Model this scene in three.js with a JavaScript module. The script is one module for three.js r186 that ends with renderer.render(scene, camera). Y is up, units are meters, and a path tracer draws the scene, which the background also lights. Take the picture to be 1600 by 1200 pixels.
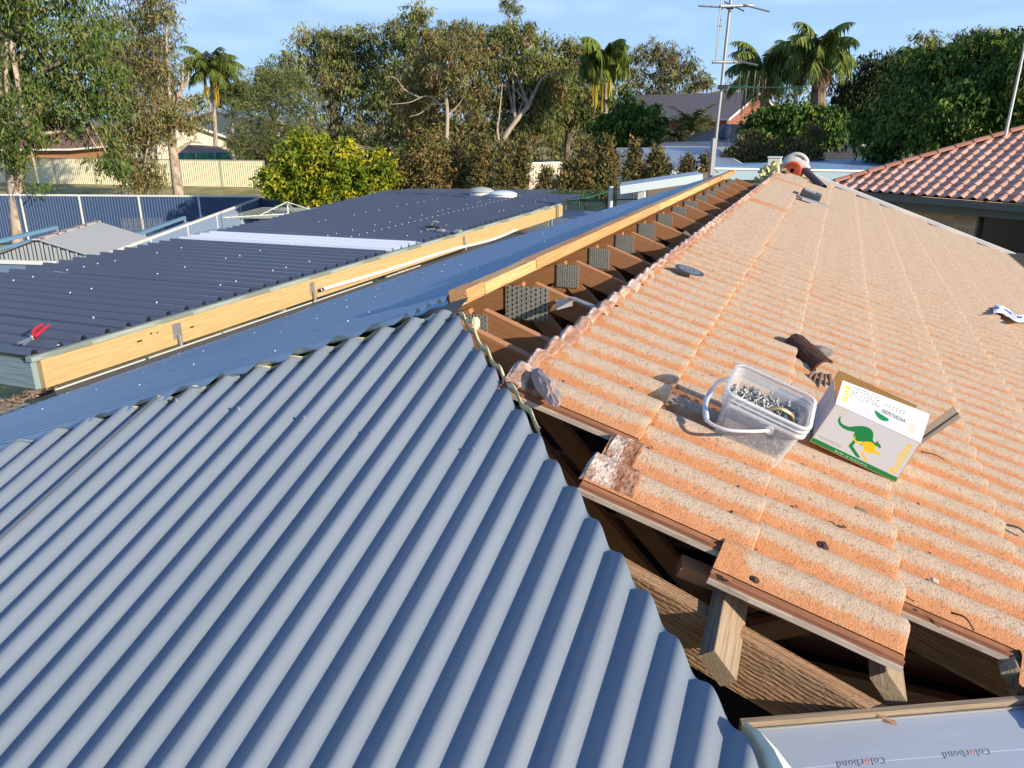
import * as THREE from 'three';
import { mergeGeometries } from 'three/addons/utils/BufferGeometryUtils.js';
import { RoundedBoxGeometry } from 'three/addons/geometries/RoundedBoxGeometry.js';

// ---------------------------------------------------------------- camera
const W0 = 1600, H0 = 1200, FPX = 1202, HORIZON = 188, VPX = 1322;   // measured on the photograph
const PITCH = Math.atan((H0 / 2 - HORIZON) / FPX);
const YAW = Math.atan((VPX - W0 / 2) / Math.hypot(FPX, H0 / 2 - HORIZON));
const scene = new THREE.Scene();
const camera = new THREE.PerspectiveCamera(2 * Math.atan(H0 / 2 / FPX) * 180 / Math.PI, 4 / 3, 0.05, 900);
camera.rotation.order = 'YXZ';
camera.rotation.set(-PITCH, YAW, 0);
camera.position.set(0, 0, 0);                    // eye height is the origin, the ground lies at GY
scene.add(camera);
const GY = -4.35;

// ---------------------------------------------------------------- sky, sun, exposure
const SUN = new THREE.Vector3(Math.cos(0.332) * Math.cos(0.30), Math.sin(0.332), Math.cos(0.332) * Math.sin(0.30)).normalize();
function h2(x, y, s) { let n = Math.imul(x | 0, 374761393) + Math.imul(y | 0, 668265263) + Math.imul(s | 0, 1442695041); n = Math.imul(n ^ (n >>> 13), 1274126177); n ^= n >>> 16; return (n >>> 0) / 4294967296; }
function vnoise(x, y, s, px = 0, py = 0) {
  const xi = Math.floor(x), yi = Math.floor(y), fx = x - xi, fy = y - yi, u = fx * fx * (3 - 2 * fx), v = fy * fy * (3 - 2 * fy);
  const m = (a, p) => p ? ((a % p) + p) % p : a;
  const a = h2(m(xi, px), m(yi, py), s), b = h2(m(xi + 1, px), m(yi, py), s), c = h2(m(xi, px), m(yi + 1, py), s), d = h2(m(xi + 1, px), m(yi + 1, py), s);
  return a + (b - a) * u + (c - a) * v + (a - b - c + d) * u * v;
}
function fbm(x, y, s, o = 4, px = 0, py = 0) { let f = 0, a = 0.5, t = 0; for (let i = 0; i < o; i++) { f += a * vnoise(x, y, s + i * 17, px, py); t += a; a *= 0.5; x *= 2; y *= 2; px *= 2; py *= 2; } return f / t; }
const clamp = (x, a = 0, b = 1) => Math.min(b, Math.max(a, x));
const sstep = (a, b, x) => { const t = clamp((x - a) / (b - a)); return t * t * (3 - 2 * t); };
const mix = (a, b, t) => a + (b - a) * t;
{
  const w = 1024, h = 512, d = new Float32Array(w * h * 4);
  for (let j = 0; j < h; j++) for (let i = 0; i < w; i++) {
    const el = ((j + 0.5) / h - 0.5) * Math.PI, az = ((i + 0.5) / w - 0.5) * 2 * Math.PI;
    const dir = [Math.cos(el) * Math.cos(az), Math.sin(el), Math.cos(el) * Math.sin(az)];
    const cs = dir[0] * SUN.x + dir[1] * SUN.y + dir[2] * SUN.z;
    const e = clamp(Math.sin(Math.max(0, el)));
    const t = Math.pow(e, 0.72);
    let r = mix(0.40, 0.022, t), g = mix(0.62, 0.10, t), b = mix(0.88, 0.34, t);
    const glow = 0.10 * Math.pow(clamp(0.5 + 0.5 * cs), 5) + 0.7 * Math.pow(clamp(cs), 40);
    r += glow; g += glow * 0.9; b += glow * 0.72;
    // thin streaks of high cloud low over the horizon
    const st = fbm(az * 7 + 20, el * 46, 5, 4), c = sstep(0.50, 0.74, st) * sstep(0.0, 0.05, el) * (1 - sstep(0.18, 0.5, el)) * 0.5;
    r = mix(r, 0.52, c); g = mix(g, 0.70, c); b = mix(b, 0.88, c);
    if (el < 0) { const k = sstep(0, -0.12, el); r = mix(r, 0.10, k); g = mix(g, 0.10, k); b = mix(b, 0.07, k); }
    const o = (j * w + i) * 4; d[o] = r; d[o + 1] = g; d[o + 2] = b; d[o + 3] = 1;
  }
  const sky = new THREE.DataTexture(d, w, h, THREE.RGBAFormat, THREE.FloatType);
  sky.mapping = THREE.EquirectangularReflectionMapping; sky.magFilter = sky.minFilter = THREE.LinearFilter; sky.wrapS = THREE.RepeatWrapping; sky.needsUpdate = true;
  scene.background = sky; scene.environment = sky;
}
const sun = new THREE.DirectionalLight(new THREE.Color().setRGB(1, 0.85, 0.66), 5.0);
sun.position.copy(SUN).multiplyScalar(80); sun.target.position.set(-4, -3, -16); sun.position.add(sun.target.position);
sun.castShadow = true; sun.shadow.mapSize.set(4096, 4096); sun.shadow.radius = 1;
Object.assign(sun.shadow.camera, { left: -60, right: 60, top: 50, bottom: -50, near: 1, far: 220 });
scene.add(sun, sun.target);
const renderer = new THREE.WebGLRenderer({ antialias: true });
renderer.setSize(1024, 768);
renderer.toneMapping = THREE.LinearToneMapping; renderer.toneMappingExposure = 1.33;
renderer.shadowMap.enabled = true;

// ---------------------------------------------------------------- helpers
const V = (x, y, z) => new THREE.Vector3(x, y, z);
function mulberry(a) { return () => { a |= 0; a = a + 0x6D2B79F5 | 0; let t = Math.imul(a ^ a >>> 15, 1 | a); t = t + Math.imul(t ^ t >>> 7, 61 | t) ^ t; return ((t ^ t >>> 14) >>> 0) / 4294967296; }; }
const FWD = V(0, 0, -1).applyEuler(camera.rotation), RGT = V(1, 0, 0).applyEuler(camera.rotation), UPV = V(0, 1, 0).applyEuler(camera.rotation);
const ray = (px, py) => FWD.clone().addScaledVector(RGT, (px - W0 / 2) / FPX).addScaledVector(UPV, -(py - H0 / 2) / FPX);
const onPlane = (px, py, n, d) => { const r = ray(px, py); return r.multiplyScalar(d / r.dot(n)); };
const atY = (px, py, y) => onPlane(px, py, V(0, 1, 0), y);
const atD = (px, py, d) => { const r = ray(px, py); return r.multiplyScalar(d / Math.hypot(r.x, r.z)); };   // at a horizontal distance
const col = (r, g, b) => new THREE.Color().setRGB(r, g, b);

const used = {};
function numbered(n) { const k = used[n] = (used[n] ?? -1) + 1; return k ? n + '_' + String(k).padStart(3, '0') : n; }
function tag(o, label, category, group) { o.userData.label = label; o.userData.category = category; if (group) o.userData.group = group; return o; }
function thing(name, label, category, group, pos) { const o = new THREE.Group(); o.name = numbered(name); scene.add(o); if (pos) o.position.copy(pos); return tag(o, label, category, group); }
function structure(o) { o.userData.kind = 'structure'; return o; }
function mesh(name, geo, mat, parent = scene) {
  const m = new THREE.Mesh(Array.isArray(geo) ? join(geo) : geo, mat); m.castShadow = m.receiveShadow = true;
  m.name = parent === scene ? numbered(name) : name; parent.add(m);
  if (parent !== scene && parent.isGroup && parent.position.lengthSq() > 0 && !m.userData.local) m.position.sub(parent.position);
  return m;
}
function stuff(m) { m.userData.kind = 'stuff'; return m; }
function norm1(g, wantColor) {
  if (g.index) g = g.toNonIndexed();
  const o = new THREE.BufferGeometry(), n = g.attributes.position.count;
  o.setAttribute('position', g.attributes.position);
  if (!g.attributes.normal) g.computeVertexNormals();
  o.setAttribute('normal', g.attributes.normal);
  o.setAttribute('uv', g.attributes.uv ?? new THREE.BufferAttribute(new Float32Array(n * 2), 2));
  if (wantColor) o.setAttribute('color', g.attributes.color ?? new THREE.BufferAttribute(new Float32Array(n * 3).fill(1), 3));
  return o;
}
function join(list) { const c = list.some(g => g.attributes.color); return list.length === 1 ? list[0] : mergeGeometries(list.map(g => norm1(g, c))); }
function paint(g, c) { const n = g.attributes.position.count, a = new Float32Array(n * 3); for (let i = 0; i < n; i++) { a[i * 3] = c.r; a[i * 3 + 1] = c.g; a[i * 3 + 2] = c.b; } g.setAttribute('color', new THREE.BufferAttribute(a, 3)); return g; }
// geometry from quads / triangles given as points, flat shaded, uv in metres
class Poly {
  constructor() { this.p = []; this.n = []; this.u = []; this.c = []; }
  tri(a, b, c, ua, ub, uc, colr) { const n = b.clone().sub(a).cross(c.clone().sub(a)).normalize(); for (const [v, t] of [[a, ua], [b, ub], [c, uc]]) { this.p.push(v.x, v.y, v.z); this.n.push(n.x, n.y, n.z); this.u.push(t ? t[0] : 0, t ? t[1] : 0); if (colr) this.c.push(colr.r, colr.g, colr.b); } }
  quad(a, b, c, d, uv, colr) { const w = a.distanceTo(b), h = b.distanceTo(c); uv = uv ?? [[0, 0], [w, 0], [w, h], [0, h]]; this.tri(a, b, c, uv[0], uv[1], uv[2], colr); this.tri(a, c, d, uv[0], uv[2], uv[3], colr); return this; }
  geo() { const g = new THREE.BufferGeometry(); g.setAttribute('position', new THREE.Float32BufferAttribute(this.p, 3)); g.setAttribute('normal', new THREE.Float32BufferAttribute(this.n, 3)); g.setAttribute('uv', new THREE.Float32BufferAttribute(this.u, 2)); if (this.c.length) g.setAttribute('color', new THREE.Float32BufferAttribute(this.c, 3)); return g; }
}
// a grid surface fn(i/nu, j/nv) -> Vector3, smooth normals
function grid(nu, nv, fn, uvf) {
  const p = [], u = [], ix = [];
  for (let j = 0; j <= nv; j++) for (let i = 0; i <= nu; i++) { const a = fn(i / nu, j / nv, i, j); p.push(a.x, a.y, a.z); const t = uvf ? uvf(i / nu, j / nv) : [i / nu, j / nv]; u.push(t[0], t[1]); }
  for (let j = 0; j < nv; j++) for (let i = 0; i < nu; i++) { const a = j * (nu + 1) + i, b = a + 1, c = a + nu + 1, d = c + 1; ix.push(a, b, d, a, d, c); }
  const g = new THREE.BufferGeometry(); g.setAttribute('position', new THREE.Float32BufferAttribute(p, 3)); g.setAttribute('uv', new THREE.Float32BufferAttribute(u, 2)); g.setIndex(ix); g.computeVertexNormals(); return g;
}
// a squared beam from a to b: w across, h along "up"; uv.x runs along the grain in metres
function beam(a, b, w, h, up = V(0, 1, 0), ch = 0) {
  const d = b.clone().sub(a), L = d.length(); d.normalize();
  const s = d.clone().cross(up).normalize(), t = s.clone().cross(d).normalize();
  const P = (p, i, j) => p.clone().addScaledVector(s, i * w / 2).addScaledVector(t, j * h / 2);
  const q = new Poly(), off = (a.x * 3.1 + a.z * 1.7) % 5;
  const sec = ch > 0 ? [[-1, -1 + ch / h * 2], [-1 + ch / w * 2, -1], [1 - ch / w * 2, -1], [1, -1 + ch / h * 2], [1, 1 - ch / h * 2], [1 - ch / w * 2, 1], [-1 + ch / w * 2, 1], [-1, 1 - ch / h * 2]] : [[-1, -1], [1, -1], [1, 1], [-1, 1]];
  let run = off; const N = sec.length;
  for (let k = 0; k < N; k++) {
    const [i0, j0] = sec[k], [i1, j1] = sec[(k + 1) % N], seg = Math.hypot((i1 - i0) * w / 2, (j1 - j0) * h / 2);
    q.quad(P(a, i0, j0), P(a, i1, j1), P(b, i1, j1), P(b, i0, j0), [[off, run], [off, run + seg], [off + L, run + seg], [off + L, run]]);
    run += seg;
  }
  for (const [p, f] of [[a, 1], [b, -1]]) { const c = p.clone(); for (let k = 0; k < N; k++) { const A = sec[k], B = sec[(k + 1) % N]; const x = P(p, ...A), y = P(p, ...B); f > 0 ? q.tri(c, y, x, [off, run], [off + .02, run + .02], [off + .03, run]) : q.tri(c, x, y, [off, run], [off + .02, run + .02], [off + .03, run]); } }
  return q.geo();
}
function boxAt(c, x, y, z, q) { const g = new THREE.BoxGeometry(x, y, z); if (q) g.applyQuaternion(q); g.translate(c.x, c.y, c.z); return g; }
function tube(pts, r, seg = 6, r2 = r, n) {
  const cv = new THREE.CatmullRomCurve3(pts), N = n ?? Math.max(2, (pts.length - 1) * 4), g = new THREE.TubeGeometry(cv, N, 1, seg, false), pa = g.attributes.position;
  for (let i = 0; i <= N; i++) { const c = cv.getPointAt(i / N), rr = mix(r, r2, i / N); for (let k = 0; k <= seg; k++) { const j = i * (seg + 1) + k; pa.setXYZ(j, c.x + (pa.getX(j) - c.x) * rr, c.y + (pa.getY(j) - c.y) * rr, c.z + (pa.getZ(j) - c.z) * rr); } }
  g.computeVertexNormals(); const uv = g.attributes.uv, L = cv.getLength(); for (let i = 0; i < uv.count; i++) uv.setXY(i, uv.getX(i) * L, uv.getY(i) * r * 6.28); return g;
}
function frame(x, y, z) { return new THREE.Quaternion().setFromRotationMatrix(new THREE.Matrix4().makeBasis(x, y, z)); }

// ---------------------------------------------------------------- procedural textures
function tex(w, h, fn, rep = 1, srgb = false) {
  const d = new Uint8Array(w * h * 4);
  for (let j = 0; j < h; j++) for (let i = 0; i < w; i++) { const c = fn(i / w, j / h, i, j), o = (j * w + i) * 4; for (let k = 0; k < 3; k++) { const x = clamp(c[k]); d[o + k] = 255 * (srgb ? (x <= 0.0031308 ? 12.92 * x : 1.055 * Math.pow(x, 1 / 2.4) - 0.055) : x); } d[o + 3] = 255; }
  const t = new THREE.DataTexture(d, w, h); t.magFilter = THREE.LinearFilter; t.minFilter = THREE.LinearMipmapLinearFilter; t.generateMipmaps = true; t.wrapS = t.wrapT = THREE.RepeatWrapping; t.repeat.set(rep, rep);
  if (srgb) t.colorSpace = THREE.SRGBColorSpace; t.needsUpdate = true; return t;
}
const mm = (a, b, t) => [mix(a[0], b[0], t), mix(a[1], b[1], t), mix(a[2], b[2], t)];
const std = (o) => new THREE.MeshStandardMaterial(Object.assign({ roughness: 0.8, metalness: 0, side: THREE.DoubleSide }, o));
function woodTex(c0, c1, c2, seed, knots = 0.4, rep = 1) {     // one tile is 1 m along by 0.25 m across when repeat is (1,4)
  const t = tex(512, 256, (u, v) => {
    const w = fbm(u * 2, v * 6, seed, 3, 2, 6), g = fbm(u * 6, v * 48 + w * 3, seed + 3, 4, 6, 48), f = fbm(u * 16, v * 128, seed + 7, 3, 16, 128);
    let c = mm(c0, c1, sstep(0.3, 0.7, g)); c = mm(c, c2, sstep(0.62, 0.85, f) * 0.55);
    const k = vnoise(u * 4, v * 4, seed + 11, 4, 4); if (k > 1 - knots * 0.12) c = mm(c, c2, 0.8);
    return c;
  }, 1, true); t.repeat.set(rep, rep * 4); return t;
}
const grainBump = tex(512, 256, (u, v) => { const f = fbm(u * 10, v * 110, 71, 3, 10, 110); return [f, f, f]; }); grainBump.repeat.set(1, 4);
const roughBump = tex(512, 512, (u, v) => { const f = 0.6 * fbm(u * 24, v * 120, 81, 3, 24, 120) + 0.4 * Math.pow(Math.abs(Math.sin(v * Math.PI * 22 + 2 * vnoise(u * 7, v * 5, 3, 7, 5))), 0.7); return [f, f, f]; }); roughBump.repeat.set(4, 4);
const softNoise = tex(256, 256, (u, v) => { const f = 0.5 + 0.6 * (fbm(u * 5, v * 5, 31, 5, 5, 5) - 0.5); return [f, f, f]; });

const M = {};
{
  const sheetTex = tex(512, 512, (u, v) => { const a = fbm(u * 6, v * 3, 41, 5, 6, 3), s = h2(Math.floor(u * 512), Math.floor(v * 512), 3) > 0.9985 ? 0.25 : 0, w = fbm(u * 40, v * 6, 43, 3, 40, 6); const k = 0.90 + 0.16 * a + s * 0.3 + 0.05 * (w - 0.5); const sc = fbm(u * 60, v * 5, 49, 3, 60, 5) > 0.70 ? 0.010 : 0; return [0.188 * k + 0.012 * a + sc, 0.237 * k + sc, 0.292 * k + sc]; }, 1, true);
  sheetTex.repeat.set(0.7, 0.7);
  const sheetRough = tex(256, 256, (u, v) => { const a = 0.40 + 0.22 * fbm(u * 7, v * 7, 47, 4, 7, 7); return [a, a, a]; });
  M.sheet = std({ map: sheetTex, roughness: 1, roughnessMap: sheetRough, metalness: 0.0 });
  M.sheetLeft = std({ color: col(0.22, 0.32, 0.44), roughness: 0.36 });
  M.patioSheet = std({ color: col(0.085, 0.104, 0.158), roughness: 0.24 });
  M.pine = std({ map: woodTex([0.62, 0.36, 0.14], [0.74, 0.48, 0.21], [0.42, 0.21, 0.07], 5, 0.5), bumpMap: grainBump, bumpScale: 0.0006, roughness: 0.75 });
  M.pineOld = std({ map: woodTex([0.50, 0.26, 0.10], [0.62, 0.35, 0.15], [0.30, 0.13, 0.05], 15, 0.5), bumpMap: grainBump, bumpScale: 0.0008, roughness: 0.8 });
  M.chord = std({ map: woodTex([0.39, 0.180, 0.080], [0.45, 0.22, 0.10], [0.30, 0.13, 0.056], 25, 0.5), bumpMap: grainBump, bumpScale: 0.0008, roughness: 0.8 });
  M.rough = std({ map: woodTex([0.27, 0.155, 0.085], [0.40, 0.25, 0.14], [0.12, 0.06, 0.03], 35, 0.2), bumpMap: roughBump, bumpScale: 0.006, roughness: 0.95 });
  M.greyWood = std({ map: woodTex([0.26, 0.195, 0.13], [0.37, 0.285, 0.19], [0.16, 0.11, 0.07], 45, 0.3), bumpMap: grainBump, bumpScale: 0.0012, roughness: 0.9 });
  M.treated = std({ map: woodTex([0.26, 0.33, 0.30], [0.36, 0.42, 0.36], [0.17, 0.2, 0.17], 55, 0.6), bumpMap: grainBump, bumpScale: 0.0008, roughness: 0.85 });
  M.foam = std({ color: col(0.80, 0.70, 0.42), roughness: 0.95, bumpMap: softNoise, bumpScale: 0.004 });
  M.wool = std({ color: col(0.82, 0.72, 0.36), roughness: 1 });
  M.mortar = std({ map: tex(256, 256, (u, v) => mm([0.40, 0.28, 0.22], [0.66, 0.56, 0.49], sstep(0.35, 0.62, fbm(u * 6, v * 6, 61, 5, 6, 6))), 2, true), bumpMap: tex(256, 256, (u, v) => { const f = fbm(u * 20, v * 20, 63, 4, 20, 20); return [f, f, f]; }, 2), bumpScale: 0.006, roughness: 0.95 });
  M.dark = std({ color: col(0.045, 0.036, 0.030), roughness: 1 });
  M.galv = std({ color: col(0.45, 0.47, 0.49), roughness: 0.45, metalness: 0.7 });
  M.galvDull = std({ color: col(0.36, 0.37, 0.38), roughness: 0.6, metalness: 0.4 });
  M.white = std({ color: col(0.78, 0.77, 0.73), roughness: 0.6 });
  M.cream = std({ color: col(0.72, 0.66, 0.46), roughness: 0.7 });
  M.black = std({ color: col(0.025, 0.026, 0.03), roughness: 0.5 });
  M.charcoal = std({ color: col(0.06, 0.063, 0.07), roughness: 0.6 });
}
// ---------------------------------------------------------------- the ground
const groundMat = std({ map: tex(512, 512, (u, v) => { const a = fbm(u * 8, v * 8, 91, 5, 8, 8), b = fbm(u * 60, v * 60, 93, 3, 60, 60); return mm(mm([0.24, 0.22, 0.07], [0.40, 0.34, 0.14], sstep(0.35, 0.65, a)), [0.14, 0.15, 0.045], sstep(0.5, 0.75, b) * 0.5); }, 1, true), bumpMap: softNoise, bumpScale: 0.03, roughness: 1 });
groundMat.map.repeat.set(0.125, 0.125);
{
  const g = grid(90, 90, (u, v) => { const x = (u - 0.5) * 900 - 20, z = (v - 0.5) * 900 - 40; return V(x, GY - 0.02 + 0.25 * (fbm(x * 0.02, z * 0.02, 95, 3) - 0.5) * sstep(20, 60, Math.hypot(x, z)), z); }, (u, v) => [u * 900, v * 900]);
  const m = structure(mesh('ground', g, groundMat)); m.position.y = 0;
}

// ---------------------------------------------------------------- the house being re-roofed
const A20 = 20 * Math.PI / 180, A18 = 18.5 * Math.PI / 180;
const nR = V(Math.sin(A20), Math.cos(A20), 0), eR = V(Math.cos(A20), -Math.sin(A20), 0), TD = 0.92, CD = 1.03;     // tiled slope (falls to +x)
const nH = V(0, Math.cos(A20), Math.sin(A20)), APEX = onPlane(705, 484, nR, -CD + 0.075), HD = nH.dot(APEX);            // hip end (falls to the camera)
const nL = V(-Math.sin(A18), Math.cos(A18), 0), RIDGE = V(-1.262, -0.612, 0), LD = nL.dot(RIDGE);                       // far slope (falls to -x)
const Ppt = (e, z, h = 0) => eR.clone().multiplyScalar(e).addScaledVector(nR, -TD + h).setZ(z);
const eOf = (p) => p.dot(eR);
const hipY = (z, h = 0) => (HD + h - nH.z * z) / nH.y;
const leftY = (x, h = 0) => (LD + h - nL.x * x) / nL.y;
const HB = V(-0.6, GY, -7);
const house = thing('house', 'low house with half stripped hip roof, blue corrugated steel beside orange cement tiles', 'house', null, HB);
const Hm = (n, g, m, p = house) => mesh(n, g, m, p);

// --- corrugated sheets of the hip end: every sheet ten corrugations wide
const CP = 0.0766, CR0 = -1.093;                     // corrugation pitch, and the x of one crest
const corr = (x) => 0.0098 * Math.cos((x - CR0) / CP * 2 * Math.PI);
const hipTop = (x) => x < APEX.x ? APEX.z + (APEX.x - x) * 0.84 : APEX.z + (x - APEX.x) * 1.01;
{
  const rng = mulberry(5);
  const X0 = CR0 - CP / 2 - CP * 10 * 3, XE = 1.4;
  for (let k = 0; X0 + k * CP * 10 < XE; k++) {
    const xa = X0 + k * CP * 10, xb = Math.min(xa + CP * 10.55, 1.5), zb = 1.3, nu = Math.round((xb - xa) / CP * 14), nv = 14;
    const g = grid(nu, nv, (u, v) => {
      const x = mix(xa, xb, u), z0 = hipTop(x) + 0.003 * Math.sin(x * 31) + 0.002 * Math.sin(x * 83);
      const z = mix(zb, z0, Math.pow(v, 0.8));
      const dent = 0.0022 * (fbm(x * 3.1, z * 1.3, 21, 3) - 0.5) + 0.004 * sstep(0.97, 1, v) * (vnoise(x * 20, 1, 9) - 0.5);
      const lap = 0.0022 * (k % 2) + (u > 0.955 ? 0.0030 : 0);
      return V(x + 0.0015 * (fbm(z * 2, x, 23, 2) - 0.5), hipY(z, corr(x) + dent + lap + 0.0009), z);
    }, (u, v) => [mix(xa, xb, u), mix(3, 0, v)]);
    Hm('roof_sheet', g, M.sheet);
  }
  // hex screws with washers on the crests, one line of them in view
  const nq = new THREE.Quaternion().setFromUnitVectors(V(0, 1, 0), nH);
  for (const [px, py] of [[381, 640], [485, 655], [594, 679], [755, 706], [283, 627]]) {
    const p = onPlane(px, py, nH, HD + 0.009); p.x = CR0 + Math.round((p.x - CR0) / CP) * CP;
    p.y = hipY(p.z, 0.0085);
    const a = new THREE.CylinderGeometry(0.0075, 0.0078, 0.0025, 14).translate(0, 0.0012, 0), b = new THREE.CylinderGeometry(0.0044, 0.0044, 0.0062, 6).translate(0, 0.0055, 0);
    const g = join([a, b]); g.applyQuaternion(nq); g.translate(p.x, p.y, p.z); Hm('roof_screw', g, M.galv);
  }
  // foam infill strip squeezed out under the cut edges of the hip sheets
  const foam = (x0, x1, dz, dy, gaps, wd) => {
    const N = 120, g = grid(N, 4, (u, v, i, j) => {
      const x = mix(x0, x1, u), z = hipTop(x) + dz, gp = gaps ? sstep(0.42, 0.55, vnoise(x * 4.2, 3, 77)) : 1;
      const out = (wd + 0.010 * (fbm(x * 26, 3, 13, 3) - 0.4)) * gp, th = 0.016 * gp;
      const a = [[-0.02, 0.0], [-out * 0.9, 0.002], [-out, -th * 0.5], [-out * 0.9, -th], [-0.02, -th]][j];
      const s = x < APEX.x ? -0.7 : 0.7;
      return V(x + s * -a[0], hipY(z + a[0] * 0.7, corr(x) * 0.8 + dy + a[1] + 0.003 * (fbm(x * 60, j, 7, 2) - 0.5)), z + a[0] * 0.7);
    }, (u, v) => [u * 4, v]);
    return g;
  };
  Hm('foam_strip', foam(APEX.x + 0.03, -0.66, 0, 0.008, false, 0.015), M.foam);
  Hm('foam_strip', foam(-1.92, APEX.x - 0.04, 0.0, -0.006, true, 0.022), M.foam);
  // a tuft of foam at the top of the hip
  const bl = new THREE.IcosahedronGeometry(0.014, 4), q = bl.attributes.position;
  for (let i = 0; i < q.count; i++) { const s = 0.7 + 0.8 * fbm(q.getX(i) * 90 + 9, q.getY(i) * 90 + q.getZ(i) * 60, 33, 3); q.setXYZ(i, q.getX(i) * s * 0.9, q.getY(i) * s * 1.5, q.getZ(i) * s); }
  bl.computeVertexNormals(); const tp = onPlane(737, 507, nH, HD + 0.01); bl.translate(tp.x + 0.01, tp.y, tp.z - 0.01); Hm('foam_tuft', bl, M.foam);
  // pale folded flashing beside the lower edge of the hip
  const fl = new Poly(), F = [[1163, 1126, 0.02], [1188, 1143, 0.035], [1210, 1172, 0.03], [1232, 1215, 0.02]], Gp = [[1157, 1137, -0.03], [1172, 1172, -0.03], [1192, 1215, -0.03], [1200, 1240, -0.03]];
  for (let i = 0; i < 3; i++) { const P = (a) => onPlane(a[0], a[1], nH, HD + a[2]); fl.quad(P(Gp[i]), P(Gp[i + 1]), P(F[i + 1]), P(F[i])); const c = P(F[i]).add(V(0.03, -0.03, -0.004)), d = P(F[i + 1]).add(V(0.03, -0.03, -0.004)); fl.quad(P(F[i]), P(F[i + 1]), d, c); }
  Hm('flashing_strip', fl.geo(), std({ color: col(0.62, 0.70, 0.66), roughness: 0.55 }));
}
// --- sheets of the far slope, corrugations falling to the gutter
const EAVEX = -4.5, LZ0 = -10.25;
{
  let k = 0;
  for (let z = LZ0; z < 1.0; z += CP * 10, k++) {
    const z1 = z + CP * 10.5, nu = 105;
    const g = grid(nu, 10, (u, v) => {
      const zz = mix(z, z1, u), xt = zz > APEX.z - 0.25 ? Math.max(EAVEX, APEX.x - (zz - APEX.z) / 0.84 + 0.03) : RIDGE.x + 0.004 * vnoise(zz * 9, 2, 5);
      const x = mix(EAVEX + 0.02, Math.min(xt, RIDGE.x + 0.006), v);
      return V(x, leftY(x, 0.0115 * Math.cos(zz / CP * 6.2832) + 0.0016 * (k % 2) + 0.002 * (fbm(x * 2, zz * 2, 27, 2) - 0.5)), zz);
    }, (u, v) => [u, v * 3]);
    Hm('roof_sheet', g, M.sheetLeft);
  }
  const sc = [], rg = mulberry(19), nq = new THREE.Quaternion().setFromUnitVectors(V(0, 1, 0), nL);
  for (let r = 0; r < 4; r++) for (let z = -9.9; z < -1.4; z += CP * 2 * (1 + (r % 2))) {
    const x = -1.75 - r * 0.85; if (z > APEX.z + (APEX.x - x) * 0.84 - 0.1 || rg() < 0.55) continue;
    const zz = Math.round(z / CP) * CP, g = new THREE.CylinderGeometry(0.005, 0.0065, 0.008, 7); g.translate(0, 0.004, 0); g.applyQuaternion(nq); g.translate(x + 0.01 * rg(), leftY(x, 0.0085), zz); sc.push(g);
  }
  stuff(Hm('roof_screws', join(sc), M.galv));
  // dark closure strip under the hip joint
  const cl = grid(60, 2, (u, v) => { const x = mix(-4.4, APEX.x + 0.02, u), z = hipTop(x), a = V(x, hipY(z, -0.014), z + 0.03), b = V(x - 0.02, leftY(x - 0.02, -0.012), z - 0.16); return a.lerp(b, v); });
  Hm('closure_strip', cl, M.charcoal);
  // ridge-end purlins
  const yb = (x, h) => leftY(x, h);
  Hm('ridge_batten', beam(V(-1.290, yb(-1.290, -0.030), -10.2), V(-1.290, yb(-1.290, -0.030), -2.50), 0.042, 0.045, nL, 0.003), M.pine);
  const cuts = [-2.44, -2.60, -3.15, -5.7, -8.0, -10.15];
  for (let i = 0; i < cuts.length - 1; i++) Hm('ridge_timber', beam(V(-1.214, yb(-1.225, 0.0 - 0.004 * (i % 2)), cuts[i + 1] + 0.004), V(-1.214, yb(-1.225, 0.0 - 0.004 * (i % 2)), cuts[i] - 0.004), 0.072, 0.046, V(-0.12, 1, 0).normalize(), 0.003), i % 2 ? M.pine : M.pineOld);
  // bright blue torn sarking at the top of the hip
  const sk = grid(10, 3, (u, v) => onPlane(mix(648, 700, u), mix(mix(494, 474, u), mix(489, 468, u), v) + 2 * Math.sin(u * 9), nL, LD + 0.012), (u, v) => [u, v]);
  Hm('sarking_strip', sk, std({ color: col(0.10, 0.34, 0.52), roughness: 0.6 }));
  // gutter along the far eave: a dark trough with a pale lip
  const yE = leftY(EAVEX), prof = [[0.0, -0.02], [0.0, -0.10], [-0.125, -0.10], [-0.125, 0.0]];
  const gq = new Poly();
  for (let i = 0; i < 3; i++) { const [a, b] = prof[i], [c, d] = prof[i + 1]; gq.quad(V(EAVEX + a, yE + b, -10.3), V(EAVEX + a, yE + b, -3.3), V(EAVEX + c, yE + d, -3.3), V(EAVEX + c, yE + d, -10.3)); }
  Hm('gutter', gq.geo(), M.charcoal);
  for (const [a, b] of [[-3.3, -4.05], [-4.08, -4.85], [-4.87, -6.1], [-6.13, -7.2], [-7.5, -8.3]]) Hm('gutter_lip', beam(V(EAVEX - 0.13, yE + 0.004, a), V(EAVEX - 0.13, yE + 0.004, b), 0.010, 0.014), std({ color: col(0.56, 0.54, 0.48), roughness: 0.7 }));
}
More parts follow.
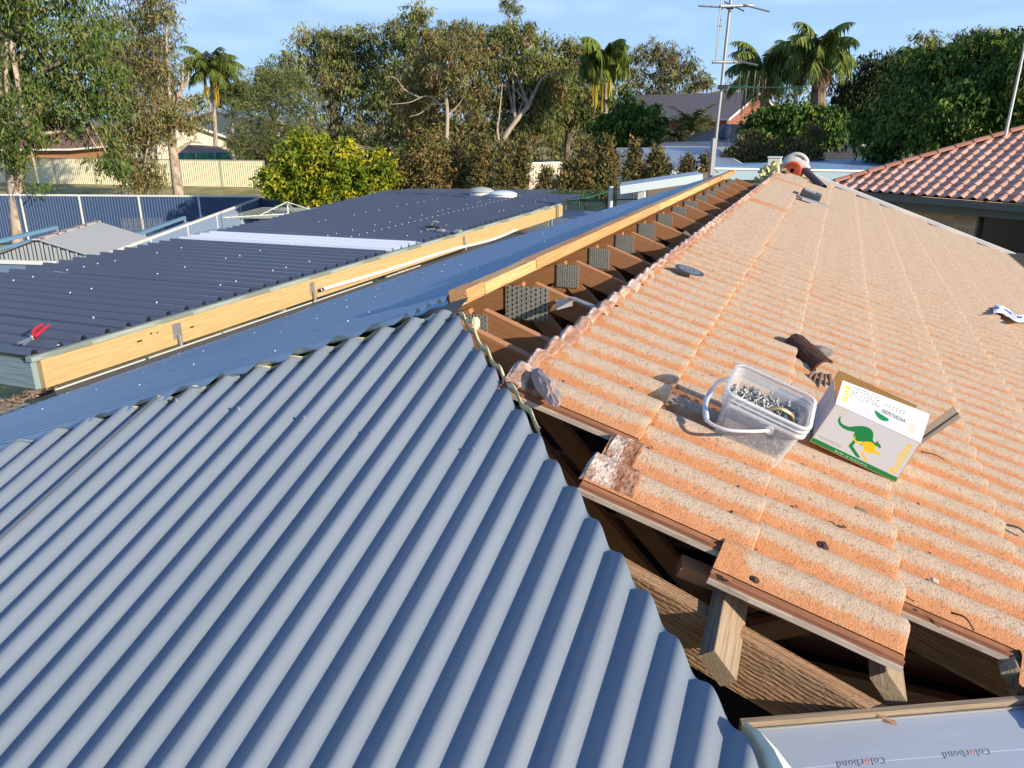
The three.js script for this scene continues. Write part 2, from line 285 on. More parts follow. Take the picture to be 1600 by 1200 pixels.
// --- roof trusses under the open strip
{
  const zs = [-2.37, -2.579, -3.124, -3.706, -4.275, -4.851, -5.469, -6.103, -6.687, -7.222, -7.80, -8.37, -8.94, -9.5, -10.1];
  const plateTex = tex(256, 256, (u, v) => {
    const r = (u * 9) % 1, s = (v * 7 + (Math.floor(u * 9) % 2) * 0.5) % 1;
    const slot = r > 0.28 && r < 0.62 && s > 0.2 && s < 0.75, tooth = r >= 0.62 && r < 0.8 && s > 0.12 && s < 0.6;
    return slot ? [0.03, 0.035, 0.035] : tooth ? [0.62, 0.64, 0.60] : mm([0.36, 0.38, 0.36], [0.48, 0.50, 0.47], vnoise(u * 12, v * 12, 3));
  }, 1, true);
  const plateMat = std({ map: plateTex, roughness: 0.5, metalness: 0.35 });
  const chordY = (e) => eR.clone().multiplyScalar(e).addScaledVector(nR, -CD - 0.045);
  zs.forEach((z, i) => {
    const t = new THREE.Group(); t.name = 'roof_truss'; house.add(t); t.position.set(-HB.x, -HB.y, -HB.z);
    const add = (n, g, m) => { const q = new THREE.Mesh(g, m); q.name = n; q.castShadow = q.receiveShadow = true; t.add(q); return q; };
    const a = chordY(-0.868); a.z = z; const b = chordY(3.6); b.z = z;
    add('top_chord', beam(a, b, 0.036, 0.09, nR), M.chord);
    const c = V(-1.215, leftY(-1.215, -0.115), z), d = V(-4.4, leftY(-4.4, -0.115), z);
    if (i) add('top_chord', beam(c, d, 0.036, 0.09, nL), M.chord);
    const yb = -1.78; add('bottom_chord', beam(V(-4.3, yb, z), V(2.2, yb, z), 0.036, 0.09), M.chord);
    add('web', beam(V(-1.19, -0.78, z + 0.001), V(-0.25, yb + 0.04, z + 0.001), 0.035, 0.07, V(0.7, 0.7, 0)), M.chord);
    if (i) add('web', beam(V(-1.24, -0.80, z - 0.001), V(-2.2, yb + 0.04, z - 0.001), 0.035, 0.07, V(-0.7, 0.7, 0)), M.chord);
    add('web', beam(V(0.55, -1.32, z + 0.001), V(-0.22, yb + 0.04, z + 0.001), 0.035, 0.07, V(-0.7, 0.7, 0)), M.chord);
    const big = i === 2, w = big ? 0.20 : 0.115, h = big ? 0.15 : 0.115;
    add('nail_plate', boxAt(V(big ? -1.205 : -1.21, big ? -0.765 : -0.748, z + 0.021), w, h, 0.003), plateMat);
    if (i % 2 === 1 && i > 2) add('nail_plate', boxAt(V(-0.5, -1.03, z + 0.021), 0.09, 0.07, 0.003), plateMat);
  });
  // a loose fixing strap on the second rafter
  const p0 = onPlane(868, 470, V(0, 0, 1), -3.08), p1 = onPlane(893, 463, V(0, 0, 1), -3.08);
  const st = new Poly(); const dn = V(0.01, -0.038, 0.01); st.quad(p0, p1, p1.clone().add(dn), p0.clone().add(dn)); Hm('fixing_strap', st.geo(), M.white);
  Hm('fixing_strap', beam(p1.clone().add(V(0, -0.004, 0.002)), onPlane(930, 480, V(0, 0, 1), -2.95), 0.03, 0.003), M.galvDull);
  // plaster ceiling, outer walls and the timber that carries the eaves
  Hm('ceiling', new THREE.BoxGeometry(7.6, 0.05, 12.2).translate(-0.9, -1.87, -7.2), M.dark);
  const brick = std({ color: col(0.36, 0.22, 0.14), roughness: 0.9 });
  Hm('wall', new THREE.BoxGeometry(0.24, 2.5, 12.3).translate(-4.25, GY + 1.25, -7.2), brick);
  Hm('wall', new THREE.BoxGeometry(0.24, 2.5, 12.3).translate(2.9, GY + 1.25, -7.2), brick);
  Hm('wall', new THREE.BoxGeometry(6.9, 2.3, 0.24).translate(-0.65, GY + 1.15, -13.0), brick);
  Hm('wall', new THREE.BoxGeometry(6.9, 2.3, 0.24).translate(-0.65, GY + 1.15, -1.0), brick);
}
// --- cement tiles
const TW = 0.30, EXPO = 0.357, TL = 0.425, ROLL = 0.15;
const rollH = (c) => 0.034 * Math.pow(0.5 - 0.5 * Math.cos(c / ROLL * 2 * Math.PI), 0.85);
function tileGeo(seed, clip) {
  const rg = mulberry(seed), nc = 20, pts = [], uvs = [], ix = [], P = (a, c, h) => eR.clone().multiplyScalar(a).addScaledVector(nR, h).setZ(-c);
  const as = [0.0, -0.006, -0.03, -0.14, -0.28, -TL]; const chip = rg() * 9;
  const row = as.map((a, j) => { const s = pts.length / 3; for (let i = 0; i <= nc; i++) { const c = i / nc * TW, lift = a / TL * 0.032; let h = rollH(c) + lift + (j === 0 ? -0.005 : 0); const wob = j < 2 ? 0.004 * (fbm(c * 30 + chip, 1, seed, 2) - 0.5) : 0; const p = P(a + wob, c, h); pts.push(p.x, p.y, p.z); uvs.push(i / nc, -a / TL); } return s; });
  for (let j = 0; j < as.length - 1; j++) for (let i = 0; i < nc; i++) { const a = row[j] + i, b = a + 1, c = row[j + 1] + i, d = c + 1; ix.push(a, b, c, b, d, c); }
  const top = new THREE.BufferGeometry(); top.setAttribute('position', new THREE.Float32BufferAttribute(pts, 3)); top.setAttribute('uv', new THREE.Float32BufferAttribute(uvs, 2)); top.setIndex(ix); top.computeVertexNormals();
  const q = new Poly();   // lower edge, underside
  for (let i = 0; i < nc; i++) { const c0 = i / nc * TW, c1 = (i + 1) / nc * TW, a = P(0, c0, rollH(c0) - 0.005), b = P(0, c1, rollH(c1) - 0.005), c = P(-0.002, c1, rollH(c1) - 0.017), d = P(-0.002, c0, rollH(c0) - 0.017); q.quad(d, c, b, a, [[i / nc, .0], [(i + 1) / nc, .0], [(i + 1) / nc, .03], [i / nc, .03]]); const e = P(-TL, c1, rollH(c1) - 0.049), f = P(-TL, c0, rollH(c0) - 0.049); q.quad(c, d, f, e, [[.5, .9], [.52, .9], [.52, .95], [.5, .95]]); }
  return join([top, q.geo()]);
}
function lockGeo(seed) {     // side lock that shows where the neighbouring tile is gone
  const P = (a, c, h) => eR.clone().multiplyScalar(a).addScaledVector(nR, h + a / TL * 0.032).setZ(-c), q = new Poly(), br = col(0.30, 0.13, 0.065), b2 = col(0.20, 0.085, 0.045), pale = col(0.44, 0.37, 0.31);
  const pr = [[0.0, -0.003, br], [-0.006, -0.010, b2], [-0.011, -0.010, br], [-0.013, -0.005, br], [-0.018, -0.005, b2], [-0.021, -0.012, br], [-0.026, -0.012, pale], [-0.028, -0.016, pale], [-0.029, -0.026, pale], [-0.004, -0.028, b2]];
  const N = 9, rg = mulberry(seed);
  for (let k = 0; k < N; k++) for (let i = 0; i < pr.length - 1; i++) { const a0 = -TL * k / N, a1 = -TL * (k + 1) / N, [c0, h0] = pr[i], [c1, h1] = pr[i + 1], ji = (a) => i > 4 ? 0.004 * (fbm(a * 40, seed, 5, 3) - 0.5) : 0; q.quad(P(a0, c0, h0), P(a0, c1 + ji(a0), h1), P(a1, c1 + ji(a1), h1), P(a1, c0, h0), null, pr[i][2].clone().multiplyScalar(0.85 + 0.3 * rg())); }
  return q.geo();
}
const tileMats = [0, 1, 2, 3, 4].map((s) => {
  const W = 448, fn = (u, v) => {
    const r = 0.5 - 0.5 * Math.cos(u * 4 * Math.PI), fr = v > 0.80 ? sstep(0.80, 0.90, v) : 0;
    const lf = fbm(u * 3, v * 4, 200 + s, 4, 3, 4), sp = 0.42 * h2(Math.floor(u * W), Math.floor(v * W), 210 + s) + 0.40 * vnoise(u * 120, v * 170, 215 + s, 120, 170) + 0.18 * vnoise(u * 40, v * 58, 220 + s, 40, 58);
    let den = 0.08 + 0.84 * sstep(0.12, 0.85, r) + 0.8 * (lf - 0.5) - fr * 0.75; if (s === 4) den -= 0.55; if (s === 3) den += 0.15;
    const k = sstep(-0.10, 0.10, clamp(den, 0.06, 0.94) - sp);
    const o = mm([0.48, 0.20, 0.080], [0.58, 0.285, 0.135], fbm(u * 14, v * 18, 230 + s, 3, 14, 18));
    const cr = mm([0.43, 0.318, 0.220], [0.56, 0.44, 0.325], fbm(u * 26, v * 36, 240 + s, 3, 26, 36));
    let c = mm(o, cr, k); const dk = sstep(0.74, 0.84, vnoise(u * 60, v * 86, 250 + s, 60, 86)) * 0.5; c = mm(c, [0.24, 0.13, 0.08], dk);
    return c;
  };
  const bump = tex(W, W, (u, v) => { const f = 0.6 * vnoise(u * 105, v * 150, 210 + s, 105, 150) + 0.4 * vnoise(u * 150, v * 210, 260 + s, 150, 210); return [f, f, f]; });
  return std({ map: tex(W, W, fn, 1, true), bumpMap: bump, bumpScale: 0.0015, roughness: 0.95 });
});
const lockMat = std({ vertexColors: true, bumpMap: softNoise, bumpScale: 0.003, roughness: 0.95 });
const ZFAR = -13.2, starts = [-1.935, -1.65, -1.57, -1.84, -1.6, -1.5, -1.6, -1.5, -1.6, -1.5, -1.6, -1.5];
const courseE = (k) => -0.105 + EXPO * k;
{
  const rng = mulberry(77), geos = [1, 2, 3, 4].map((s) => tileGeo(s)), locks = [1, 2].map(lockGeo), rest = [];
  const cand = [];
  for (let k = 0; k < 12; k++) for (let i = 0; ; i++) {
    const z = starts[k] - i * TW; if (z - TW < ZFAR - 0.02) break;
    const p = Ppt(courseE(k), z), d = p.clone().add(V(0, 0, -0.15)); const c = d.dot(FWD), px = 800 + FPX * d.dot(RGT) / c, py = 600 - FPX * d.dot(UPV) / c;
    cand.push({ k, i, z, p, vis: c > 0.2 && px > -50 && px < 1720 && py < 1350, dist: d.length() });
  }
  const vis = cand.filter((t) => t.vis).sort((a, b) => a.dist - b.dist); const keep = new Set(vis.slice(0, 300));
  for (const t of cand) {
    const r1 = rng(), r2 = rng(), r3 = rng(), r4 = rng();
    const gi = Math.floor(r1 * 4), g = geos[gi];
    const q = new THREE.Quaternion().setFromAxisAngle(nR, (r2 - 0.5) * 0.012).multiply(new THREE.Quaternion().setFromAxisAngle(V(0, 0, 1), (r3 - 0.5) * 0.012));
    const pos = t.p.clone().addScaledVector(eR, (r4 - 0.5) * 0.008).addScaledVector(nR, (r3 - 0.5) * 0.003);
    if (!keep.has(t)) { const c = norm1(g.clone()); c.applyQuaternion(q); c.translate(pos.x, pos.y, pos.z); rest.push(c); continue; }
    let mi = r2 < 0.3 ? 0 : r2 < 0.56 ? 1 : r2 < 0.78 ? 2 : 3;
    if (t.k === 0 && (t.i === 19 || t.i === 29)) mi = 4; if (t.i > 12 && mi < 4 && r4 < 0.5) mi = 3;
    const m = new THREE.Mesh(g, tileMats[mi]); m.name = 'roof_tile'; m.castShadow = m.receiveShadow = true; m.position.copy(pos).sub(HB); m.quaternion.copy(q); house.add(m);
    if (t.i === 0) { const l = new THREE.Mesh(locks[t.k % 2], lockMat); l.name = 'side_lock'; l.castShadow = l.receiveShadow = true; m.add(l); }
  }
  if (rest.length) stuff(Hm('roof_tiles', mergeGeometries(rest), tileMats[1]));
  // roofing battens that carry the tiles
  for (let k = 0; k < 5; k++) { const e = courseE(k) - TL + 0.03; Hm('tile_batten', beam(Ppt(e, starts[Math.min(k, 11)] - 0.05, -0.07), Ppt(e, ZFAR, -0.07), 0.038, 0.025, nR), M.greyWood); }
  // old ridge bedding broken off along the heads of the top course
  const bed = grid(760, 6, (u, v) => {
    const z = mix(starts[0] + 0.01, -12.6, Math.pow(u, 1.6)), c = starts[0] - z, n1 = fbm(z * 18, v * 3, 301, 4), n2 = fbm(z * 55, v * 9, 302, 3);
    const e = courseE(0) - TL - 0.004 + v * (0.055 + 0.05 * (n1 - 0.5)) + 0.012 * (n2 - 0.5) * (v < 0.9 ? 1 : 0);
    const edge = v < 0.08 || v > 0.92 ? -0.006 : 0;
    return Ppt(e, z, -0.032 * (courseE(0) - e) / TL + rollH(c) * (1.12 - 0.1 * v) + edge + 0.010 + 0.012 * (n1 - 0.5) + 0.006 * (n2 - 0.5) - (v === 0 ? 0.03 : 0));
  }, (u, v) => [Math.pow(u, 1.6) * 11 * 1.5, v * 0.12]);
  const bc = new Float32Array(bed.attributes.position.count * 3); for (let i = 0; i < bc.length / 3; i++) { const v = Math.floor(i / 761) / 6, t = sstep(0.25, 0.85, v + 0.3 * (h2(i, 3, 9) - 0.5)), c = mm([1.05, 1, 1], [0.95, 0.72, 0.58], t); bc.set(c, i * 3); }
  bed.setAttribute('color', new THREE.BufferAttribute(bc, 3)); const mm2 = M.mortar.clone(); mm2.vertexColors = true; mm2.map = M.mortar.map; Hm('mortar_bed', bed, mm2);
  // lumps of mortar left on the tiles at the hip
  const lump = (px, py, h, sx, sy, sz, rot, seed) => {
    const g = new THREE.IcosahedronGeometry(1, 4), a = g.attributes.position;
    for (let i = 0; i < a.count; i++) { const d = V(a.getX(i), a.getY(i), a.getZ(i)), s = 0.72 + 0.7 * Math.round(fbm(d.x * 1.1 + seed, d.y * 1.1 + d.z * 0.9, seed, 2) * 5) / 5 + 0.10 * (fbm(d.x * 6 + d.z * 3, d.y * 6, seed + 2, 3) - 0.5); a.setXYZ(i, d.x * s * sx, Math.max(-0.3, d.y) * s * sy, d.z * s * sz); }
    for (let i = 0; i < a.count; i++) g.attributes.uv.setXY(i, a.getX(i) * 5 + a.getY(i) * 3, a.getZ(i) * 5 + a.getY(i) * 4);
    g.computeVertexNormals(); const q = new THREE.Quaternion().setFromUnitVectors(V(0, 1, 0), nR).multiply(new THREE.Quaternion().setFromAxisAngle(V(0, 1, 0), rot)); g.applyQuaternion(q);
    const p = onPlane(px, py, nR, -TD + h); g.translate(p.x, p.y, p.z); Hm('mortar_lump', g, std({ color: col(0.36, 0.28, 0.26), roughness: 1, bumpMap: softNoise, bumpScale: 0.006 }));
  };
  lump(852, 606, 0.012, 0.070, 0.030, 0.020, -0.75, 11);
  // flat crusts of mortar on the heads of the tiles at the hip
  const crust = (k, e0, e1, z0, z1, sd) => {
    const N = 56, Mv = 26, g = grid(N, Mv, (u, v) => {
      const z = mix(z0, z1, u), c = starts[k] - z, n = fbm(z * 22, v * 4 + sd, 311 + sd, 4), n2 = fbm(z * 70, v * 14, 312 + sd, 3), e = mix(e0, e1 + 0.05 * (fbm(z * 12, sd, 313, 3) - 0.5), v), ed = Math.min(u, 1 - u) < 0.02 || v > 0.97 || v < 0.02 ? -0.016 : 0;
      return Ppt(e + 0.006 * (n2 - 0.5), z, 0.032 * (e - courseE(k)) / TL + rollH(Math.max(0, c)) * 0.96 + 0.008 + 0.016 * (n - 0.4) * (1 - 0.7 * v) + 0.005 * (n2 - 0.5) + ed);
    }, (u, v) => [u * Math.abs(z1 - z0) * 4, v * Math.abs(e1 - e0) * 4]);
    const cc = new Float32Array(g.attributes.position.count * 3); for (let i = 0; i < cc.length / 3; i++) { const v = Math.floor(i / (N + 1)) / Mv, u = (i % (N + 1)) / N; cc.set(mm([0.98, 0.95, 0.93], [0.62, 0.40, 0.29], sstep(0.45, 0.62, v + 0.35 * (fbm(u * 5, v * 5, 321 + sd, 3) - 0.5))), i * 3); }
    g.setAttribute('color', new THREE.BufferAttribute(cc, 3)); Hm('mortar_crust', g, mm2);
  };
  crust(1, -0.185, -0.055, starts[1] - 0.005, starts[1] - 0.135, 1); crust(1, -0.170, -0.075, starts[1] - 0.155, starts[1] - 0.285, 2); crust(0, -0.535, -0.42, starts[0] + 0.0, starts[0] - 0.14, 3);
  // white bedding and barge strip at the far gable
  Hm('barge_capping', beam(Ppt(-0.25, ZFAR - 0.05, 0.03), Ppt(4.2, ZFAR - 0.05, 0.03), 0.10, 0.05, nR), M.white);
}
// --- rafters, fascia and the new box gutter at the open corner
{
  const jack = (px, py, y, rise, tilt) => {
    const a = atY(px, py, y), b = a.clone().add(V(-0.012, rise, -0.5));
    Hm('jack_rafter', beam(a, b, 0.040, 0.085, V(-tilt, 1, 0).normalize(), 0.002), M.greyWood);
  };
  jack(1121, 1045, -1.085, 0.045, 0.75); jack(1388, 1078, -1.175, 0.02, 0.75); jack(1592, 1070, -1.225, 0.01, 0.75);
  const yr = (e, z, h) => { const p = eR.clone().multiplyScalar(e).addScaledVector(nR, -CD + h); p.z = z; return p; };
  Hm('rafter', beam(yr(-0.04, -1.555, -0.085), yr(0.68, -1.53, -0.085), 0.045, 0.14, nR), M.rough);
  Hm('rafter', beam(yr(0.45, -2.05, -0.075), yr(1.3, -2.05, -0.075), 0.045, 0.12, nR), M.rough);
  Hm('tile_batten', beam(Ppt(0.12, -1.62, -0.10), Ppt(0.5, -1.70, -0.10), 0.045, 0.035, nR), M.chord);
  const y0 = -1.2, A = atY(1160, 1142, y0), B = atY(1760, 1092, y0), d = B.clone().sub(A).normalize(), o = V(-d.z, 0, d.x);
  if (o.z < 0) o.negate();
  Hm('fascia_board', beam(A.clone().addScaledVector(o, -0.012).add(V(0, -0.03, 0)), B.clone().addScaledVector(o, -0.012).add(V(0, -0.03, 0)), 0.013, 0.09), M.greyWood);
  // the sheet with the maker's print upside down along a chalk line
  const cv = document.createElement('canvas'); cv.width = 2048; cv.height = 1024; const c = cv.getContext('2d');
  c.fillStyle = 'rgb(164,174,186)'; c.fillRect(0, 0, 2048, 1024);
  for (let i = 0; i < 260; i++) { c.fillStyle = `rgba(${150 + 60 * h2(i, 1, 1)},${160 + 50 * h2(i, 2, 1)},${180 + 40 * h2(i, 3, 1)},0.05)`; c.fillRect(h2(i, 4, 2) * 2048, h2(i, 5, 2) * 1024, 200 * h2(i, 6, 2), 8 + 30 * h2(i, 7, 2)); }
  c.save(); c.translate(1024, 512); c.rotate(Math.PI); c.translate(-1024, -512);
  const yl = 1024 - 218;
  c.strokeStyle = 'rgba(235,240,248,0.8)'; c.lineWidth = 3; c.beginPath(); c.moveTo(0, yl); c.lineTo(2048, yl); c.stroke();
  c.textBaseline = 'middle'; c.font = 'italic bold 46px serif';
  for (let x = -160; x < 2048; x += 530) { c.fillStyle = 'rgb(92,98,112)'; c.fillText('Col', x, yl + 4); const w = c.measureText('Col').width; c.fillStyle = 'rgb(204,96,100)'; c.fillText('o', x + w, yl + 4); const w2 = c.measureText('o').width; c.fillStyle = 'rgb(92,98,112)'; c.fillText('rbond', x + w + w2, yl + 4); }
  c.restore();
  const t = new THREE.CanvasTexture(cv); t.colorSpace = THREE.SRGBColorSpace; t.magFilter = THREE.LinearFilter;
  const L = A.distanceTo(B), sh = grid(24, 10, (u, v) => { const w = v * 0.45; return A.clone().addScaledVector(d, u * L).addScaledVector(o, w).add(V(0, -0.004 - w * 0.12 + 0.004 * Math.sin(u * 7) * v - (v === 0 ? 0 : 0.0), 0)); }, (u, v) => [u, 1 - v * (0.45 / L) * 2]);
  Hm('box_gutter', sh, std({ map: t, roughness: 0.35 }));
  Hm('gutter_edge', beam(A.clone().add(V(0, 0.0, 0)), B.clone().add(V(0, 0.0, 0)), 0.003, 0.006), M.galvDull);
}
// ---------------------------------------------------------------- the patio roof beyond the gutter
const PY = -1.53;                                    // pan level of the patio sheets
{
  const t = thing('patio_roof', 'dark blue ribbed steel patio roof with pale strip and yellow pine beam', 'patio roof', null, V(-6.6, GY, -9));
  const Pm = (n, g, m) => mesh(n, g, m, t);
  const outer = [[0.5, -8.35], [-6, -8.25], [-9, -8.45], [-12, -9.0], [-16, -9.8]];
  const outX = (z) => { for (let i = 0; i < outer.length - 1; i++) { const [a, b] = outer[i], [c, d] = outer[i + 1]; if (z <= a && z >= c) return mix(b, d, (z - a) / (c - a)); } return -9.8; };
  const RB = 0.2, prof = [[0, 0], [0.014, 0.034], [0.020, 0.037], [0.042, 0.037], [0.048, 0.034], [0.062, 0], [0.125, 0.0], [0.128, 0.0035], [0.136, 0.0035], [0.139, 0]];   // a rib and a small pan crease
  const strip = (z0, n, mat, name, lift = 0) => {
    const q = new Poly();
    for (let k = 0; k < n; k++) for (let i = 0; i < prof.length; i++) {
      const [a, ha] = prof[i], [b, hb] = i + 1 < prof.length ? prof[i + 1] : [RB, 0];
      const za = z0 - k * RB - a, zb = z0 - k * RB - b, xi = -4.985 + 0.01 * h2(k, Math.round(z0 * 10), 4), xo = outX(za) + 0.03 * h2(k, Math.round(z0 * 10), 7), sl = 0.012;
      q.quad(V(xi, PY + ha + lift, za), V(xi, PY + hb + lift, zb), V(xo, PY + hb + lift - sl * (xi - xo), zb), V(xo, PY + ha + lift - sl * (xi - xo), za));
    }
    Pm(name, q.geo(), mat);
  };
  let z = -3.42;
  for (let k = 0; z > -15.6; k++) {
    if (k === 6) { strip(z, 4, std({ color: col(0.66, 0.72, 0.82), roughness: 0.5 }), 'skylight_sheet', 0.003); z -= 0.8; continue; }
    strip(z, 4, M.patioSheet, 'roof_sheet', 0.0025 * (k % 2)); z -= 0.8;
  }
  const sc = [], rg = mulberry(91);
  for (let zz = -3.47; zz > -15.5; zz -= RB) for (const x of [-5.35, -6.35, -7.4]) { if (rg() < 0.68) continue; const g = new THREE.CylinderGeometry(0.005, 0.0075, 0.009, 7); g.translate(x + 0.05 * (rg() - 0.5), PY + 0.041, zz); sc.push(g); }
  for (let zz = -8.7; zz > -15.4; zz -= RB) { const g = new THREE.CylinderGeometry(0.005, 0.0075, 0.009, 7); g.translate(mix(-6.0, -6.1, (zz + 8) / -7), PY + 0.041, zz); sc.push(g); }
  stuff(Pm('roof_screws', join(sc), M.white));
  // pine beam in two lengths with a packer on top, the weathered beam at the near end
  const yellow = std({ map: woodTex([0.50, 0.335, 0.15], [0.58, 0.41, 0.195], [0.34, 0.20, 0.085], 65, 2.2), bumpMap: grainBump, bumpScale: 0.0006, roughness: 0.7 });
  Pm('beam', beam(V(-4.965, -1.672, -3.46), V(-4.965, -1.672, -10.4), 0.045, 0.205, V(0, 1, 0), 0.003), yellow);
  Pm('beam', beam(V(-4.965, -1.672, -10.405), V(-4.93, -1.672, -14.55), 0.045, 0.205, V(0, 1, 0), 0.003), yellow);
  Pm('packer', beam(V(-4.975, -1.551, -3.40), V(-4.96, -1.551, -14.55), 0.06, 0.034, V(0, 1, 0), 0.003), M.treated);
  const bw = std({ map: woodTex([0.16, 0.24, 0.27], [0.24, 0.34, 0.36], [0.10, 0.14, 0.15], 68, 0.8), roughness: 0.85 });
  Pm('end_beam', beam(V(-4.99, -1.675, -3.44), V(-8.3, -1.69, -3.40), 0.045, 0.205, V(0, 1, 0), 0.003), bw);
  for (let zz = -4.6; zz > -14.5; zz -= 1.8) Pm('rafter', beam(V(-5.0, -1.66, zz), V(-8.3, -1.70, zz), 0.045, 0.15), M.treated);
  // galvanised roof brackets that lift the beam off the gutter line
  for (const [px, py, w] of [[277, 520, 0.09], [487, 440, 0.07], [725, 380, 0.07]]) {
    const p = onPlane(px, py, V(1, 0, 0), -4.94);
    Pm('bracket_plate', boxAt(V(-4.938, -1.66, p.z), 0.005, 0.13, w), M.galv);
    Pm('bracket_post', new THREE.CylinderGeometry(0.017, 0.017, 0.22, 10).translate(-4.915, -1.80, p.z), M.galv);
    Pm('bracket_foot', boxAt(V(-4.83, -1.885, p.z), 0.20, 0.006, 0.06), M.white);
  }
  Pm('bracket_post', new THREE.CylinderGeometry(0.016, 0.016, 0.35, 8).translate(-4.9, -1.93, -13.9), M.galv);
  for (const [x, zz] of [[-5.1, -14.2], [-8.2, -4.0], [-8.6, -10.5], [-9.4, -15.0]]) Pm('post', new THREE.BoxGeometry(0.09, -GY - 1.8, 0.09).translate(x, (GY - 1.8) / 2, zz), M.treated);
  // bolt scars and branding on the beam face
  const sm = std({ color: col(0.05, 0.03, 0.015), roughness: 0.9 });
  for (const [px, py, l] of [[218, 533, 0.05], [236, 521, 0.02], [246, 520, 0.015], [300, 511, 0.04]]) { const p = onPlane(px, py, V(1, 0, 0), -4.9415); Pm('beam_notch', boxAt(p, 0.003, 0.013, l), sm); }
}
// red handled snips lying on the patio roof
{
  const p = atY(42, 533, PY + 0.03), t = thing('tin_snips', 'red handled tin snips on the near corner of the patio roof', 'tin snips', null, p);
  const a = atY(66, 507, PY + 0.10), b = atY(50, 527, PY + 0.05), c = atY(28, 537, PY + 0.04), red = std({ color: col(0.52, 0.02, 0.03), roughness: 0.4 });
  mesh('handle', [tube([b, b.clone().lerp(a, 0.5).add(V(-0.01, 0.01, 0.012)), a], 0.016, 8, 0.010), tube([b.clone().add(V(0.02, 0, 0)), b.clone().lerp(a, 0.5).add(V(0.03, 0.0, -0.012)), a.clone().add(V(0.03, -0.01, -0.03))], 0.016, 8, 0.010)], red, t);
  mesh('blade', [beam(b, c, 0.022, 0.010), beam(b.clone().add(V(0.01, 0, 0.01)), c.clone().add(V(0.045, -0.004, -0.01)), 0.02, 0.008)], M.galv, t);
  mesh('pivot', new THREE.CylinderGeometry(0.014, 0.014, 0.03, 10).translate(b.x, b.y, b.z), M.galv, t);
  const q = atY(76, 536, PY + 0.015), g = thing('scrap_strip', 'dark folded metal offcut with bright end beside the red tin snips', 'metal offcut', null, q);
  mesh('offcut', beam(atY(52, 532, PY + 0.012), atY(83, 536, PY + 0.012), 0.06, 0.004), M.black, g);
  mesh('bright_end', beam(atY(82, 536, PY + 0.02), atY(91, 539, PY + 0.02), 0.02, 0.012), M.galv, g);
}
// a small dark tool and a pale rule further along the patio roof
{
  const p = atY(676, 357, PY + 0.03), t = thing('hand_tool', 'small black and silver hand tool near the middle of the patio roof', 'hand tool', null, p);
  const q = (dx, dy, dz) => p.clone().add(V(dx, dy, dz));
  mesh('body', tube([q(-0.12, 0, 0.03), q(0, 0.03, 0), q(0.10, 0.01, -0.05)], 0.025, 8, 0.018), M.black, t);
  mesh('trigger', tube([q(-0.02, 0.03, 0), q(0.02, 0.10, 0.02), q(0.10, 0.09, -0.02)], 0.014, 6), M.galvDull, t);
  mesh('jaw', tube([q(-0.12, 0, 0.04), q(-0.03, 0.0, 0.10), q(0.06, 0.0, 0.08)], 0.013, 6), M.galv, t);
  const a = atY(689, 361, PY + 0.036), b = atY(716, 362, PY + 0.036), r = thing('rule', 'pale metal rule with square ends beside the black hand tool', 'rule', null, a);
  mesh('bar', beam(a, b, 0.035, 0.008), M.galv, r); for (const [u, v] of [[a, 1], [b, -1]]) mesh('stop', boxAt(u.clone().add(V(0, 0.012, 0)), 0.09, 0.024, 0.11), M.galvDull, r);
}
// white conduit lying along the beam
{
  const a = onPlane(504, 452, V(1, 0, 0), -4.86), b = onPlane(600, 424, V(1, 0, 0), -4.90), c = onPlane(700, 392, V(1, 0, 0), -4.91), d = onPlane(770, 374, V(1, 0, 0), -4.88), e = onPlane(807, 359, V(1, 0, 0), -4.86);
  tag(mesh('conduit', tube([a, b, c, d, e], 0.021, 8, 0.021, 30), std({ color: col(0.80, 0.76, 0.70), roughness: 0.5 })), 'long bent white plastic conduit resting along the yellow beam', 'conduit');
}
// two clear roof domes at the far side of the patio roof
{
  for (const [px, py, w, lab] of [[753, 298, 0.29, 'round clear plastic roof dome behind the dark blue patio roof'], [786, 301, 0.32, 'flatter white roof dome right of the round clear dome']]) {
    const p = atY(px, py + 3, PY + 0.05), t = thing('roof_dome', lab, 'skylight', null, p), s = new THREE.SphereGeometry(w, 20, 8, 0, 6.283, 0, 1.4); s.scale(1, w < 0.30 ? 0.42 : 0.26, 0.8); s.translate(p.x, p.y, p.z);
    mesh('dome', s, w < 0.30 ? std({ color: col(0.42, 0.44, 0.40), roughness: 0.2 }) : std({ color: col(0.72, 0.76, 0.80), roughness: 0.35 }), t);
    mesh('collar', new THREE.CylinderGeometry(w * 0.9, w, 0.14, 20).scale(1, 1, 0.8).translate(p.x, p.y - 0.06, p.z), M.white, t);
  }
  const q = new Poly(), y = PY - 0.06; q.quad(V(-9.9, y - 0.1, -15.65), V(-6.2, y, -15.65), V(-6.2, y, -18.2), V(-10.4, y - 0.1, -18.2));
  const t = thing('flat_roof', 'flat steel roof carrying two plastic domes beyond the patio roof', 'flat roof', null, V(-7.4, GY, -17));
  mesh('roof_sheet', q.geo(), M.patioSheet, t); mesh('wall', new THREE.BoxGeometry(3.0, 2.5, 2.2).translate(-8.0, GY + 1.25, -17), M.cream, t);
}
